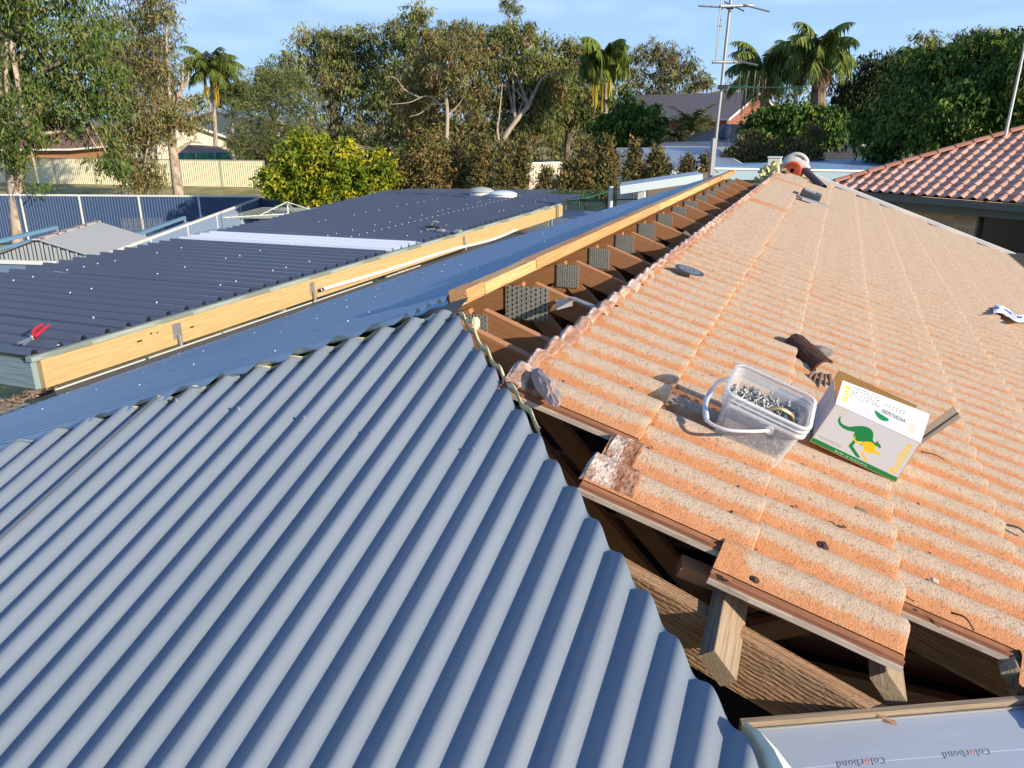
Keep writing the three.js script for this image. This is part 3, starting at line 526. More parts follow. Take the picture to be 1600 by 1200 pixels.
// the lower grey roof between patio and house, and the grey awning at the left
{
  const t = thing('low_roof', 'low smooth grey steel roof beyond the end of the yellow beam', 'low roof', null, V(-5.6, GY, -15.8));
  const q = new Poly(), y = -2.12; q.quad(V(-7.6, y - 0.05, -12.0), V(-4.62, y, -12.0), V(-4.3, y, -19.0), V(-7.6, y - 0.05, -19.0));
  mesh('roof_sheet', q.geo(), std({ color: col(0.17, 0.20, 0.25), roughness: 0.4 }), t);
  const r = []; for (let z = -12.6; z > -18.8; z -= 0.22) r.push(new THREE.CylinderGeometry(0.012, 0.016, 0.012, 6).translate(-5.0, y + 0.004, z)); stuff(mesh('roof_screws', join(r), M.black, t));
  mesh('wall', new THREE.BoxGeometry(2.6, -GY - 2.2, 6.4).translate(-6.1, (GY - 2.2) / 2, -15.6), M.cream, t);
  const a = thing('awning_roof', 'grey corrugated awning roof below the weathered beam at left edge', 'awning', null, V(-5.4, GY, -2.4));
  const g = grid(240, 3, (u, v) => { const z = mix(-3.35, 1.2, u), x = mix(-4.62 - 0.0 * u, -7.6, v); return V(x, -1.86 - 0.02 * v + 0.009 * Math.cos(z / 0.076 * 6.283), z); });
  mesh('roof_sheet', g, std({ color: col(0.26, 0.27, 0.26), roughness: 0.6 }), a);
  mesh('post', new THREE.BoxGeometry(0.09, -GY - 1.95, 0.09).translate(-7.4, (GY - 1.95) / 2, -2.2), M.treated, a);
  const p = atY(58, 616, -1.84), s = new THREE.IcosahedronGeometry(0.1, 3), at = s.attributes.position; for (let i = 0; i < at.count; i++) { const k = 0.7 + 0.7 * fbm(at.getX(i) * 20 + 3, at.getZ(i) * 20 + at.getY(i) * 9, 5, 3); at.setXYZ(i, at.getX(i) * k * 0.8, at.getY(i) * 0.12 * k, at.getZ(i) * k * 1.0); } s.computeVertexNormals(); s.translate(p.x, p.y, p.z);
  tag(mesh('plastic_scrap', s, std({ color: col(0.50, 0.17, 0.20), roughness: 0.6 })), 'crumpled pink plastic scrap on the grey awning roof at left', 'scrap');
  // leaf litter gathered along the gutter end
  const rg = mulberry(303), L = []; for (let i = 0; i < 240; i++) { const u = rg(), c = onPlane(mix(100, 0, u), mix(603, 645, u), V(0, 1, 0), -1.80); c.x -= 0.16 * rg(); c.z += 0.1 * (rg() - 0.5); const lg = new THREE.PlaneGeometry(0.05 * (0.5 + rg()), 0.014); lg.rotateX(-1.2 + rg() * 0.8); lg.rotateY(rg() * 6.3); lg.translate(c.x, c.y + 0.02 * rg(), c.z); L.push(paint(lg, col(...mm([0.10, 0.07, 0.045], [0.26, 0.2, 0.14], rg())))); }
  stuff(tag(mesh('leaf_litter', join(L), std({ vertexColors: true, roughness: 1 })), 'brown leaf litter along the gutter end at the left edge', 'leaf litter'));
}
// ---------------------------------------------------------------- things lying on the tiles
const onTiles = (e, z, h) => Ppt(e, z, h);
const QT = frame(eR, nR, V(0, 0, 1));                 // local x = down the slope, y = off the roof, z = towards the camera
// bucket of screws
{
  const t = thing('screw_bucket', 'clear plastic bucket of roofing screws with white handle on the tiles', 'bucket', null, Ppt(0.165, -2.27, 0));
  const q = QT.clone().multiply(new THREE.Quaternion().setFromAxisAngle(V(1, 0, 0), 0.10));
  const O = Ppt(0.165, -2.265, 0.002), Hh = 0.168;
  const sec = (v) => { const k = v, a = mix(0.100, 0.122, k), b = mix(0.096, 0.112, k); return [a, b, mix(0.022, 0.030, k)]; };
  const ring = (a, b, r, u) => { const n = 4, s = u * n, i = Math.floor(s) % 4, f = s - Math.floor(s), cx = [a - r, -(a - r), -(a - r), a - r][i], cz = [b - r, b - r, -(b - r), -(b - r)][i]; const an = (i + Math.min(1, f * 2)) * Math.PI / 2; const p = V(cx + r * Math.cos(an), 0, cz + r * Math.sin(an)); if (f > 0.5) { const j = (i + 1) % 4, c2x = [a - r, -(a - r), -(a - r), a - r][j], c2z = [b - r, b - r, -(b - r), -(b - r)][j]; const p2 = V(c2x + r * Math.cos((i + 1) * Math.PI / 2), 0, c2z + r * Math.sin((i + 1) * Math.PI / 2)); p.lerp(p2, (f - 0.5) * 2); } return p; };
  const put = (g) => { g.applyQuaternion(q); g.translate(O.x, O.y, O.z); return g; };
  const wall = (v0, v1, off, n = 8) => grid(64, n, (u, v) => { const vv = mix(v0, v1, v), [a, b, r] = sec(vv); const p = ring(a + off, b + off, r + off, u); p.y = vv * Hh; return p; });
  const plast = new THREE.MeshPhysicalMaterial({ color: col(0.90, 0.92, 0.94), roughness: 0.32, transmission: 0.66, thickness: 0, ior: 1.45, side: THREE.DoubleSide, specularIntensity: 0.7 });
  const plast2 = new THREE.MeshPhysicalMaterial({ color: col(0.92, 0.93, 0.93), roughness: 0.35, transmission: 0.55, thickness: 0, side: THREE.DoubleSide });
  const fl = grid(64, 3, (u, v) => { const [a, b, r] = sec(0); return ring(a * Math.max(0.02, v), b * Math.max(0.02, v), r * v, u); });
  mesh('body', [put(wall(0, 1, 0)), put(fl)], plast, t);
  const lip = (y, o0, o1, th) => { const P = [[o0, y], [o1, y], [o1, y - th], [o0, y - th]]; return grid(64, 4, (u, v, i, j) => { const [o, yy] = P[j % 4], [a, b, r] = sec(1); const p = ring(a + o, b + o, r + o, u); p.y = yy; return p; }); };
  mesh('rim', [put(lip(Hh + 0.004, -0.002, 0.008, 0.007)), put(lip(Hh - 0.012, -0.001, 0.007, 0.005)), put(lip(Hh - 0.024, -0.001, 0.006, 0.012))], plast2, t);
  const hp = [[0.03, Hh - 0.045, 0.124], [-0.02, Hh - 0.062, 0.150], [-0.08, Hh - 0.085, 0.158], [-0.135, Hh - 0.098, 0.130], [-0.158, Hh - 0.085, 0.06], [-0.160, Hh - 0.065, 0.0], [-0.150, Hh - 0.05, -0.05], [-0.125, Hh - 0.045, -0.085]].map((a) => V(...a));
  mesh('handle', put(tube(hp, 0.0052, 8, 0.0052, 40)), std({ color: col(0.80, 0.80, 0.79), roughness: 0.4 }), t);
  mesh('handle_grip', put(tube([hp[3], hp[4].clone().add(V(-0.001, 0, 0)), hp[5]], 0.0085, 8)), std({ color: col(0.70, 0.72, 0.74), roughness: 0.5 }), t);
  mesh('handle_boss', put(new THREE.CylinderGeometry(0.012, 0.012, 0.012, 12).rotateX(Math.PI / 2).translate(0.03, Hh - 0.045, 0.118)), plast2, t);
  // the screws inside
  const rg = mulberry(404), S = [];
  for (let i = 0; i < 900; i++) {
    const y = 0.006 + 0.108 * Math.pow(rg(), 0.85), [a, b] = sec(y / Hh), L = 0.045 + 0.012 * rg();
    const s = join([new THREE.CylinderGeometry(0.0024, 0.0019, L, 5), new THREE.CylinderGeometry(0.0052, 0.0060, 0.006, 6).translate(0, L / 2, 0)]);
    const edge = rg() < 0.75, an = rg() * 6.283; const tx = edge ? (Math.abs(Math.cos(an)) > 0.7 ? [0.15, 1] : [1, 0.15]) : [1, 1];
    const ax = V(tx[0] * (rg() - 0.5), 0.8 * (rg() - 0.5), tx[1] * (rg() - 0.5)).normalize(); s.applyQuaternion(new THREE.Quaternion().setFromUnitVectors(V(0, 1, 0), ax));
    let x = edge ? clamp(1.5 * Math.cos(an), -1, 1) : 2 * rg() - 1, z = edge ? clamp(1.5 * Math.sin(an), -1, 1) : 2 * rg() - 1;
    s.translate(x * (a - (edge && Math.abs(Math.cos(an)) > 0.7 ? 0.016 : 0.034)), Math.max(0.016, y), z * (b - (edge && Math.abs(Math.cos(an)) <= 0.7 ? 0.016 : 0.034))); S.push(s);
  }
  stuff(tag(mesh('roofing_screws', put(join(S)), std({ color: col(0.42, 0.44, 0.46), roughness: 0.5, metalness: 0.35 })), 'heap of grey hex head screws filling the clear bucket', 'screws'));
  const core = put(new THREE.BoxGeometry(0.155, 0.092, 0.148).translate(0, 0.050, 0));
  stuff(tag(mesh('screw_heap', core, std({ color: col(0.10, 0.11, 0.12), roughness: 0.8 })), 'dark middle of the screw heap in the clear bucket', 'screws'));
  const br = put(tube([V(0.0, Hh - 0.035, 0.04), V(0.03, Hh - 0.012, 0.035), V(0.07, Hh - 0.02, 0.02), V(0.09, Hh - 0.05, 0.0)], 0.007, 8));
  tag(mesh('brass_strap', br, std({ color: col(0.62, 0.48, 0.22), roughness: 0.3, metalness: 0.6 })), 'curved brass coloured strap standing inside the clear screw bucket', 'strap');
}
// open carton
{
  const t = thing('screw_carton', 'open white carton with green and yellow kangaroos beside the bucket', 'carton', null, Ppt(0.5, -2.6, 0));
  const cw = 1024, chh = 768, mk = (w, h, f) => { const cv = document.createElement('canvas'); cv.width = w; cv.height = h; const c = cv.getContext('2d'); f(c); const x = new THREE.CanvasTexture(cv); x.colorSpace = THREE.SRGBColorSpace; x.magFilter = THREE.LinearFilter; return x; };
  const white = 'rgb(206,206,209)', green = 'rgb(0,128,62)', yel = 'rgb(244,196,10)';
  const badge = (c, x, y, s) => { c.strokeStyle = 'rgb(214,190,120)'; c.lineWidth = 4; c.beginPath(); for (let i = 0; i <= 8; i++) { const a = i / 8 * 6.2832 + 0.39; c[i ? 'lineTo' : 'moveTo'](x + s * Math.cos(a), y + s * Math.sin(a)); } c.stroke(); c.beginPath(); c.arc(x, y, s * 0.78, 0, 6.3); c.stroke(); c.fillStyle = 'rgb(200,170,80)'; c.font = 'bold 26px sans-serif'; c.textAlign = 'center'; c.textBaseline = 'middle'; c.fillText('AS', x, y); };
  const roo = (c, x, y, s, k) => {          // leaping kangaroo seen from the side, facing right
    c.save(); c.translate(x, y); c.scale(s, s); c.fillStyle = k; c.beginPath();
    c.moveTo(-330, -60); c.bezierCurveTo(-322, 20, -250, 40, -170, 20); c.bezierCurveTo(-110, -10, -60, -80, 40, -92); c.bezierCurveTo(120, -98, 170, -50, 190, 20); c.bezierCurveTo(210, 70, 240, 78, 262, 62);
    c.lineTo(266, 18); c.lineTo(288, 56); c.bezierCurveTo(320, 58, 342, 78, 352, 112); c.lineTo(330, 118); c.bezierCurveTo(290, 96, 262, 120, 226, 124); c.bezierCurveTo(200, 136, 176, 138, 160, 150);
    c.bezierCurveTo(166, 190, 120, 206, 80, 196); c.lineTo(76, 178); c.lineTo(110, 172); c.lineTo(96, 140); c.bezierCurveTo(60, 150, 40, 170, 30, 190); c.lineTo(24, 262); c.lineTo(160, 352); c.lineTo(182, 366); c.lineTo(176, 390); c.lineTo(128, 384); c.lineTo(-24, 290); c.lineTo(-8, 170);
    c.bezierCurveTo(-50, 130, -54, 90, -60, 56); c.bezierCurveTo(-130, 82, -250, 100, -320, 34); c.bezierCurveTo(-352, 0, -354, -40, -350, -64); c.closePath(); c.fill(); c.restore();
  };
  const front = mk(cw, 560, (c) => {
    c.fillStyle = white; c.fillRect(0, 0, cw, 560); c.fillStyle = green; c.fillRect(0, 496, cw, 64);
    roo(c, 410, 165, 0.82, green); roo(c, 560, 285, 0.50, yel); badge(c, 120, 70, 46);
    c.strokeStyle = 'rgb(70,72,78)'; c.lineWidth = 4; for (const [y, a, b] of [[440, 40, 330], [460, 70, 330]]) { c.beginPath(); c.moveTo(a, y); c.lineTo(b, y); c.stroke(); }
    c.fillStyle = 'rgb(200,226,205)'; c.font = 'bold 30px sans-serif'; c.textBaseline = 'middle'; c.textAlign = 'center'; c.fillText('M a d e   i n   A u s t r a l i a', 480, 528);
    c.save(); c.translate(930, 480); c.rotate(-Math.PI / 2); c.fillStyle = yel; c.font = 'bold 118px sans-serif'; c.textAlign = 'left'; c.textBaseline = 'alphabetic'; c.fillText('Buildex', 0, 46); c.restore();
  });
  const flap = mk(cw, 300, (c) => {
    c.fillStyle = white; c.fillRect(0, 0, cw, 300); c.fillStyle = 'rgb(222,224,227)'; c.fillRect(120, 16, 330, 150); c.fillRect(470, 60, 320, 130);
    c.fillStyle = 'rgb(50,54,60)'; const rg = mulberry(7); for (let r = 0; r < 6; r++) for (let x = 132; x < 440; x += 10 + 26 * rg()) c.fillRect(x, 28 + r * 22, 6 + 18 * rg(), 9);
    c.fillStyle = green; c.beginPath(); c.moveTo(430, 200); c.bezierCurveTo(470, 262, 560, 270, 610, 236); c.lineTo(610, 216); c.lineTo(430, 192); c.fill();
    c.font = 'bold 52px sans-serif'; c.fillStyle = 'rgb(40,42,46)'; c.textBaseline = 'middle'; c.fillText('0009768264', 500, 168); for (let i = 0; i < 6; i++) c.fillRect(520 + i * 42, 80, 28, 8), c.fillRect(520 + i * 42, 102, 22, 8);
    badge(c, 880, 200, 46);
    c.save(); c.translate(84, 10); c.rotate(Math.PI / 2); c.fillStyle = yel; c.font = 'bold 118px sans-serif'; c.textBaseline = 'alphabetic'; c.textAlign = 'left'; c.fillText('xən'.replace('ə', 'e'), 20, 40); c.restore();
  });
  const brownT = mk(512, 128, (c) => { c.fillStyle = 'rgb(176,138,84)'; c.fillRect(0, 0, 512, 128); for (let x = 0; x < 512; x += 9) { c.fillStyle = x % 2 ? 'rgba(120,86,44,0.45)' : 'rgba(200,164,108,0.4)'; c.fillRect(x, 0, 4, 128); } });
  const brown = std({ map: brownT, roughness: 0.9 }), sideT = mk(256, 256, (c) => { c.fillStyle = white; c.fillRect(0, 0, 256, 256); c.fillStyle = green; c.fillRect(0, 226, 256, 30); c.save(); c.translate(150, 190); c.rotate(-Math.PI / 2); c.fillStyle = yel; c.font = 'bold 46px sans-serif'; c.fillText('Buildex', 0, 0); c.restore(); });
  const eL = 0.352, eRr = 0.634, zf = -2.475, zb = -2.755, Hb = 0.142, P = (e, z, h) => Ppt(e, z, h + 0.008);
  const panel = (a, b, c, d, mat, name, inner) => { const g = new Poly(), n = b.clone().sub(a).cross(d.clone().sub(a)).normalize().multiplyScalar(0.0022); g.quad(a, b, c, d, [[0, 0], [1, 0], [1, 1], [0, 1]]); mesh(name, g.geo(), mat, t); const g2 = new Poly(), s = (p) => p.clone().sub(n); g2.quad(s(a), s(d), s(c), s(b), [[0, 0], [0, 1], [1, 1], [1, 0]]); for (const [x, y] of [[a, b], [b, c], [c, d], [d, a]]) g2.quad(x, s(x), s(y), y, [[0, 0], [.01, 0], [.01, 1], [0, 1]]); mesh(inner ?? 'cardboard_liner', g2.geo(), brown, t); };
  const bend = 0.006;
  panel(P(eL, zf, 0), P(eRr, zf, 0), P(eRr + 0.002, zf - 0.02, Hb), P(eL + 0.012, zf - 0.018, Hb), std({ map: front, roughness: 0.55 }), 'front_panel');
  panel(P(eL + 0.012, zf - 0.0185, Hb + 0.001), P(eRr + 0.003, zf - 0.0205, Hb + 0.001), P(0.650, zf - 0.17, Hb + 0.056), P(0.360, zf - 0.115, Hb + 0.054), std({ map: flap, roughness: 0.55 }), 'front_flap');
  panel(P(eL, zb, 0), P(eL, zf, 0), P(eL + 0.012, zf - 0.018, Hb), P(eL + 0.004, zb, Hb), std({ map: sideT, roughness: 0.55 }), 'side_panel');
  panel(P(eRr, zf, 0), P(eRr, zb, 0), P(eRr, zb, Hb), P(eRr + 0.002, zf - 0.02, Hb), std({ map: sideT, roughness: 0.55 }), 'side_panel');
  panel(P(eRr, zb, 0), P(eL, zb, 0), P(eL + 0.005, zb - 0.02, Hb + 0.030), P(eRr, zb - 0.02, Hb + 0.030), std({ color: col(0.75, 0.75, 0.75), roughness: 0.6 }), 'back_panel');
  panel(P(eL, zf, 0.002), P(eRr, zf, 0.002), P(eRr, zb, 0.002), P(eL, zb, 0.002), brown, 'base_panel');
  const fq = new Poly(), A = P(eRr + 0.004, zf - 0.03, Hb - 0.01), B = P(eRr + 0.004, zf - 0.11, Hb + 0.01), C = onPlane(1490, 634, nR, -TD + 0.205), D = onPlane(1501, 653, nR, -TD + 0.185);
  const mid = A.clone().lerp(B, 0.5).add(V(0.004, -0.006, 0)), mid2 = C.clone().lerp(D, 0.5).add(V(0.004, -0.006, 0)); fq.quad(A, mid, mid2, D); fq.quad(mid, B, C, mid2);
  mesh('side_flap', fq.geo(), std({ color: col(0.20, 0.15, 0.11), roughness: 0.9 }), t);
  mesh('flap_crease', beam(mid.clone().add(V(0, 0.003, 0.002)), mid2.clone().add(V(0, 0.003, 0.002)), 0.004, 0.003), M.black, t);
}
// charred offcut, cutting disc, dark charger, paper
{
  const p = onPlane(1262, 560, nR, -TD + 0.03), t = thing('broken_tile', 'broken dark brown ridge piece lying behind the bucket', 'broken tile', null, p);
  const ax = onPlane(1290, 580, nR, -TD + 0.035).sub(onPlane(1243, 538, nR, -TD + 0.035)), L = ax.length(); ax.normalize();
  const up = nR.clone(), sd = ax.clone().cross(up).normalize();
  const brn = std({ map: woodTex([0.06, 0.026, 0.016], [0.14, 0.062, 0.036], [0.02, 0.01, 0.008], 75, 0.3), roughness: 0.85, bumpMap: grainBump, bumpScale: 0.006 });
  const o = onPlane(1243, 538, nR, -TD + 0.018);
  const arc = (r0, r1, a0, a1, l0, l1) => grid(22, 12, (u, v) => { const an = mix(a0, a1 - 0.7 * fbm(u * 4, 2, 8, 3), v), r = r0 + 0.006 * fbm(u * 5, v * 4, 41, 3), l = mix(l0, l1, u) + 0.02 * (fbm(v * 5, 1, 3, 2) - 0.5); return o.clone().addScaledVector(ax, l).addScaledVector(sd, r * Math.cos(an)).addScaledVector(up, r * Math.sin(an) * 0.9); }, (u, v) => [u * 0.3, v * 0.2]);
  mesh('shell', [arc(0.052, 0, -0.35, 2.0, 0, L), arc(0.040, 0, -0.35, 2.0, 0, L)], brn, t);
  const cap = new Poly(); for (const l of [0.005, L - 0.005]) for (let i = 0; i < 8; i++) { const a0 = mix(-0.35, 2.0, i / 8), a1 = mix(-0.35, 2.0, (i + 1) / 8), Q = (r, a) => o.clone().addScaledVector(ax, l).addScaledVector(sd, r * Math.cos(a)).addScaledVector(up, r * Math.sin(a) * 0.9); cap.quad(Q(0.041, a0), Q(0.054, a0), Q(0.054, a1), Q(0.041, a1)); }
  mesh('broken_edge', cap.geo(), brn, t);
  const lm = new THREE.IcosahedronGeometry(0.035, 4), la = lm.attributes.position; for (let i = 0; i < la.count; i++) { const k = 0.6 + 0.8 * fbm(la.getX(i) * 40 + 3, la.getY(i) * 40 + la.getZ(i) * 30, 51, 3); la.setXYZ(i, la.getX(i) * k * 1.6, la.getY(i) * k * 0.7, la.getZ(i) * k); } lm.computeVertexNormals();
  const lp = onPlane(1280, 549, nR, -TD + 0.05); lm.translate(lp.x, lp.y, lp.z); mesh('grey_residue', lm, std({ color: col(0.22, 0.20, 0.19), roughness: 1 }), t);
  const sp = onPlane(1283, 588, nR, -TD + 0.02), u = thing('bark_strips', 'small curled bark strips below the broken dark ridge piece', 'bark', null, sp), B = [];
  for (let i = 1; i < 6; i++) { const a = sp.clone().add(V((i - 3) * 0.014, 0.014, 0.02)), b = sp.clone().add(V((i - 3) * 0.022 - 0.005, -0.012 - 0.004 * i, 0.075 - 0.01 * Math.abs(i - 3))); B.push(tube([a, a.clone().lerp(b, 0.5).add(V(0, 0.012, 0)), b], 0.008 + 0.004 * (i % 2), 5, 0.004)); }
  mesh('strip', join(B), std({ color: col(0.20, 0.13, 0.10), roughness: 0.95 }), u);

  const dp = onPlane(1077, 424, nR, -TD + 0.036), d = thing('cutting_disc', 'thin dark cutting disc lying near the top of the tiles', 'cutting disc', null, dp);
  const sh = new THREE.Shape(); sh.absarc(0, 0, 0.075, 0, Math.PI * 2); const ho = new THREE.Path(); ho.absarc(0, 0, 0.011, 0, Math.PI * 2, true); sh.holes.push(ho);
  const put = (g) => { g.rotateX(-Math.PI / 2); g.applyQuaternion(QT); g.applyQuaternion(new THREE.Quaternion().setFromAxisAngle(V(0, 0, 1), 0.06)); g.translate(dp.x, dp.y + 0.004, dp.z); return g; };
  mesh('disc', put(new THREE.ExtrudeGeometry(sh, { depth: 0.003, bevelEnabled: false, curveSegments: 40 })), M.charcoal, d);
  const rs = new THREE.Shape(); rs.absarc(0, 0, 0.056, 0, Math.PI * 2); const rh = new THREE.Path(); rh.absarc(0, 0, 0.028, 0, Math.PI * 2, true); rs.holes.push(rh); mesh('label_ring', put(new THREE.ExtrudeGeometry(rs, { depth: 0.0006, bevelEnabled: false, curveSegments: 40 }).translate(0, 0, 0.0032)), std({ color: col(0.16, 0.18, 0.20), roughness: 0.5 }), d);
  const hs = new THREE.Shape(); hs.absarc(0, 0, 0.018, 0, Math.PI * 2); hs.holes.push(ho); mesh('centre_ring', put(new THREE.ExtrudeGeometry(hs, { depth: 0.001, bevelEnabled: false, curveSegments: 30 }).translate(0, 0, 0.0034)), M.galv, d);

  const cp = onPlane(1265, 309, nR, -TD + 0.03), c = thing('charger', 'small dark charger box on a grey strip below the blower', 'charger', null, cp);
  const lp2 = (x, y, z, w, h, dd) => { const g = new RoundedBoxGeometry(w, h, dd, 2, 0.012); g.translate(x, y, z); g.applyQuaternion(QT); g.translate(cp.x, cp.y, cp.z); return g; };
  mesh('case', lp2(0, 0.035, 0, 0.23, 0.07, 0.30), M.charcoal, c); mesh('screen', lp2(-0.03, 0.072, 0.02, 0.13, 0.012, 0.17), M.galvDull, c); mesh('knob', lp2(0.075, 0.072, -0.02, 0.05, 0.02, 0.10), std({ color: col(0.12, 0.13, 0.15), roughness: 0.4 }), c);
  const s0 = onPlane(1248, 308, nR, -TD + 0.03), s1 = onPlane(1292, 322, nR, -TD + 0.03); mesh('base_strip', beam(s0, s1, 0.14, 0.02, nR), M.galvDull, c);

  const pp = onPlane(1572, 487, nR, -TD + 0.03), pg = grid(16, 6, (u, v) => onPlane(mix(1552, 1625, u), mix(481, 499, u) + mix(-3, 9, v) - 4 * Math.sin(u * 9), nR, -TD + 0.03 + 0.03 * Math.abs(Math.sin(u * 8 + v)) + 0.01 * v), (u, v) => [u, v]);
  const cvp = document.createElement('canvas'); cvp.width = 256; cvp.height = 64; const cc = cvp.getContext('2d'); cc.fillStyle = 'rgb(222,226,234)'; cc.fillRect(0, 0, 256, 64); cc.fillStyle = 'rgb(60,80,170)'; for (const [x, w] of [[6, 26], [60, 40], [130, 30]]) cc.fillRect(x, 34, w, 16); const pt = new THREE.CanvasTexture(cvp); pt.colorSpace = THREE.SRGBColorSpace;
  const pa = thing('paper_scrap', 'crumpled white paper wrapper with blue print at the right edge', 'paper', null, pp); mesh('sheet', pg, std({ map: pt, roughness: 0.7 }), pa);
}
// leaf blower, yellow wool, white vent and the pile of old battens at the far end of the ridge
{
  const Z = -12.4, o = onPlane(1241, 262, V(0, 0, 1), Z), t = thing('leaf_blower', 'white leaf blower with orange intake and black tube at ridge end', 'leaf blower', null, o);
  const s = o.length() / FPX;                          // metres for one pixel at that distance
  const P = (px, py, dz = 0) => onPlane(px, py, V(0, 0, 1), Z + dz);
  const shell = std({ color: col(0.52, 0.50, 0.47), roughness: 0.45 }), org = std({ color: col(0.72, 0.13, 0.03), roughness: 0.5 }), blk = M.black;
  const c = P(1238, 264); const body = new THREE.SphereGeometry(1, 28, 18); body.scale(19 * s, 19 * s, 11 * s); body.translate(c.x, c.y, c.z); mesh('body', [body, tube([P(1248, 258), P(1256, 262, 0.02), P(1260, 268, 0.05)], 10 * s, 12, 7 * s)], shell, t);
  const f = new THREE.CylinderGeometry(12 * s, 12.5 * s, 6 * s, 28).rotateX(Math.PI / 2); const fc = P(1238, 266, 0.12); f.translate(fc.x, fc.y, fc.z + 2 * s); mesh('intake_cover', f, org, t);
  const sl = []; for (let k = 0; k < 12; k++) { const a = k / 12 * Math.PI; sl.push(boxAt(V(fc.x, fc.y, fc.z + 5.4 * s), 22 * s, 1.1 * s, 1.2 * s, new THREE.Quaternion().setFromAxisAngle(V(0, 0, 1), a))); } mesh('intake_grille', join(sl), std({ color: col(0.34, 0.05, 0.02), roughness: 0.6 }), t);
  mesh('handle', tube([P(1222, 258), P(1230, 247), P(1244, 241), P(1256, 245), P(1261, 254), P(1256, 260)], 3.2 * s, 10, 3.2 * s, 30), shell, t);
  mesh('grip', tube([P(1241, 245, 0.02), P(1249, 248, 0.02), P(1254, 252, 0.02)], 2.6 * s, 8), blk, t);
  mesh('nozzle_tube', tube([P(1257, 265, 0.06), P(1272, 280, 0.25), P(1287, 294, 0.45)], 5.0 * s, 16, 4.8 * s, 12), M.charcoal, t);
  const g1 = P(1197, 280, 0.5), w = thing('insulation_wad', 'torn wad of yellow insulation wool beside the leaf blower', 'insulation', null, g1), rg = mulberry(606), L = [];
  for (let i = 0; i < 60; i++) { const u = rg(), a = P(mix(1184, 1208, u) + 5 * rg(), mix(284, 262, u) + 8 * rg(), 0.5), b = a.clone().add(V(0.26 * (rg() - 0.5), 0.2 * (rg() - 0.3), 0.2 * (rg() - 0.5))); L.push(tube([a, a.clone().lerp(b, 0.5).add(V(0.06 * (rg() - 0.5), 0.06 * rg(), 0)), b], 0.03 * (0.5 + rg()), 6, 0.02)); }
  mesh('wool', join(L), M.wool, w);
  const v0 = P(1210, 256, -0.5), v = thing('vent_cowl', 'square white vent cowl on the blue roof left of the blower', 'vent', null, v0), q = s * 1.04;
  mesh('cowl', [boxAt(V(v0.x, v0.y + 2 * q, v0.z), 17 * q, 12 * q, 17 * q)], M.white, v); mesh('base', boxAt(V(v0.x, v0.y - 7 * q, v0.z), 21 * q, 8 * q, 21 * q), M.white, v); mesh('top_plate', boxAt(V(v0.x, v0.y + 9.2 * q, v0.z), 19 * q, 1.6 * q, 19 * q), M.white, v);
  const d = thing('debris_pile', 'rubble of grey mortar and timber slivers left of the blower', 'rubble', null, P(1215, 280, 0.2)), D = [];
  for (let i = 0; i < 46; i++) { const u = rg(), a = P(mix(1203, 1226, u), mix(287, 262, u) + 9 * rg(), 0.25 + 0.1 * rg()), b = a.clone().add(V(0.3 * (rg() - 0.5), 0.10 * (rg() - 0.5), 0.4 * (rg() - 0.3))); D.push(rg() < 0.5 ? beam(a, b, 0.05, 0.03) : new THREE.DodecahedronGeometry(0.06 * (0.4 + rg())).translate(a.x, a.y, a.z)); }
  mesh('pieces', join(D), std({ color: col(0.25, 0.17, 0.13), roughness: 1, bumpMap: softNoise, bumpScale: 0.01 }), d);
}
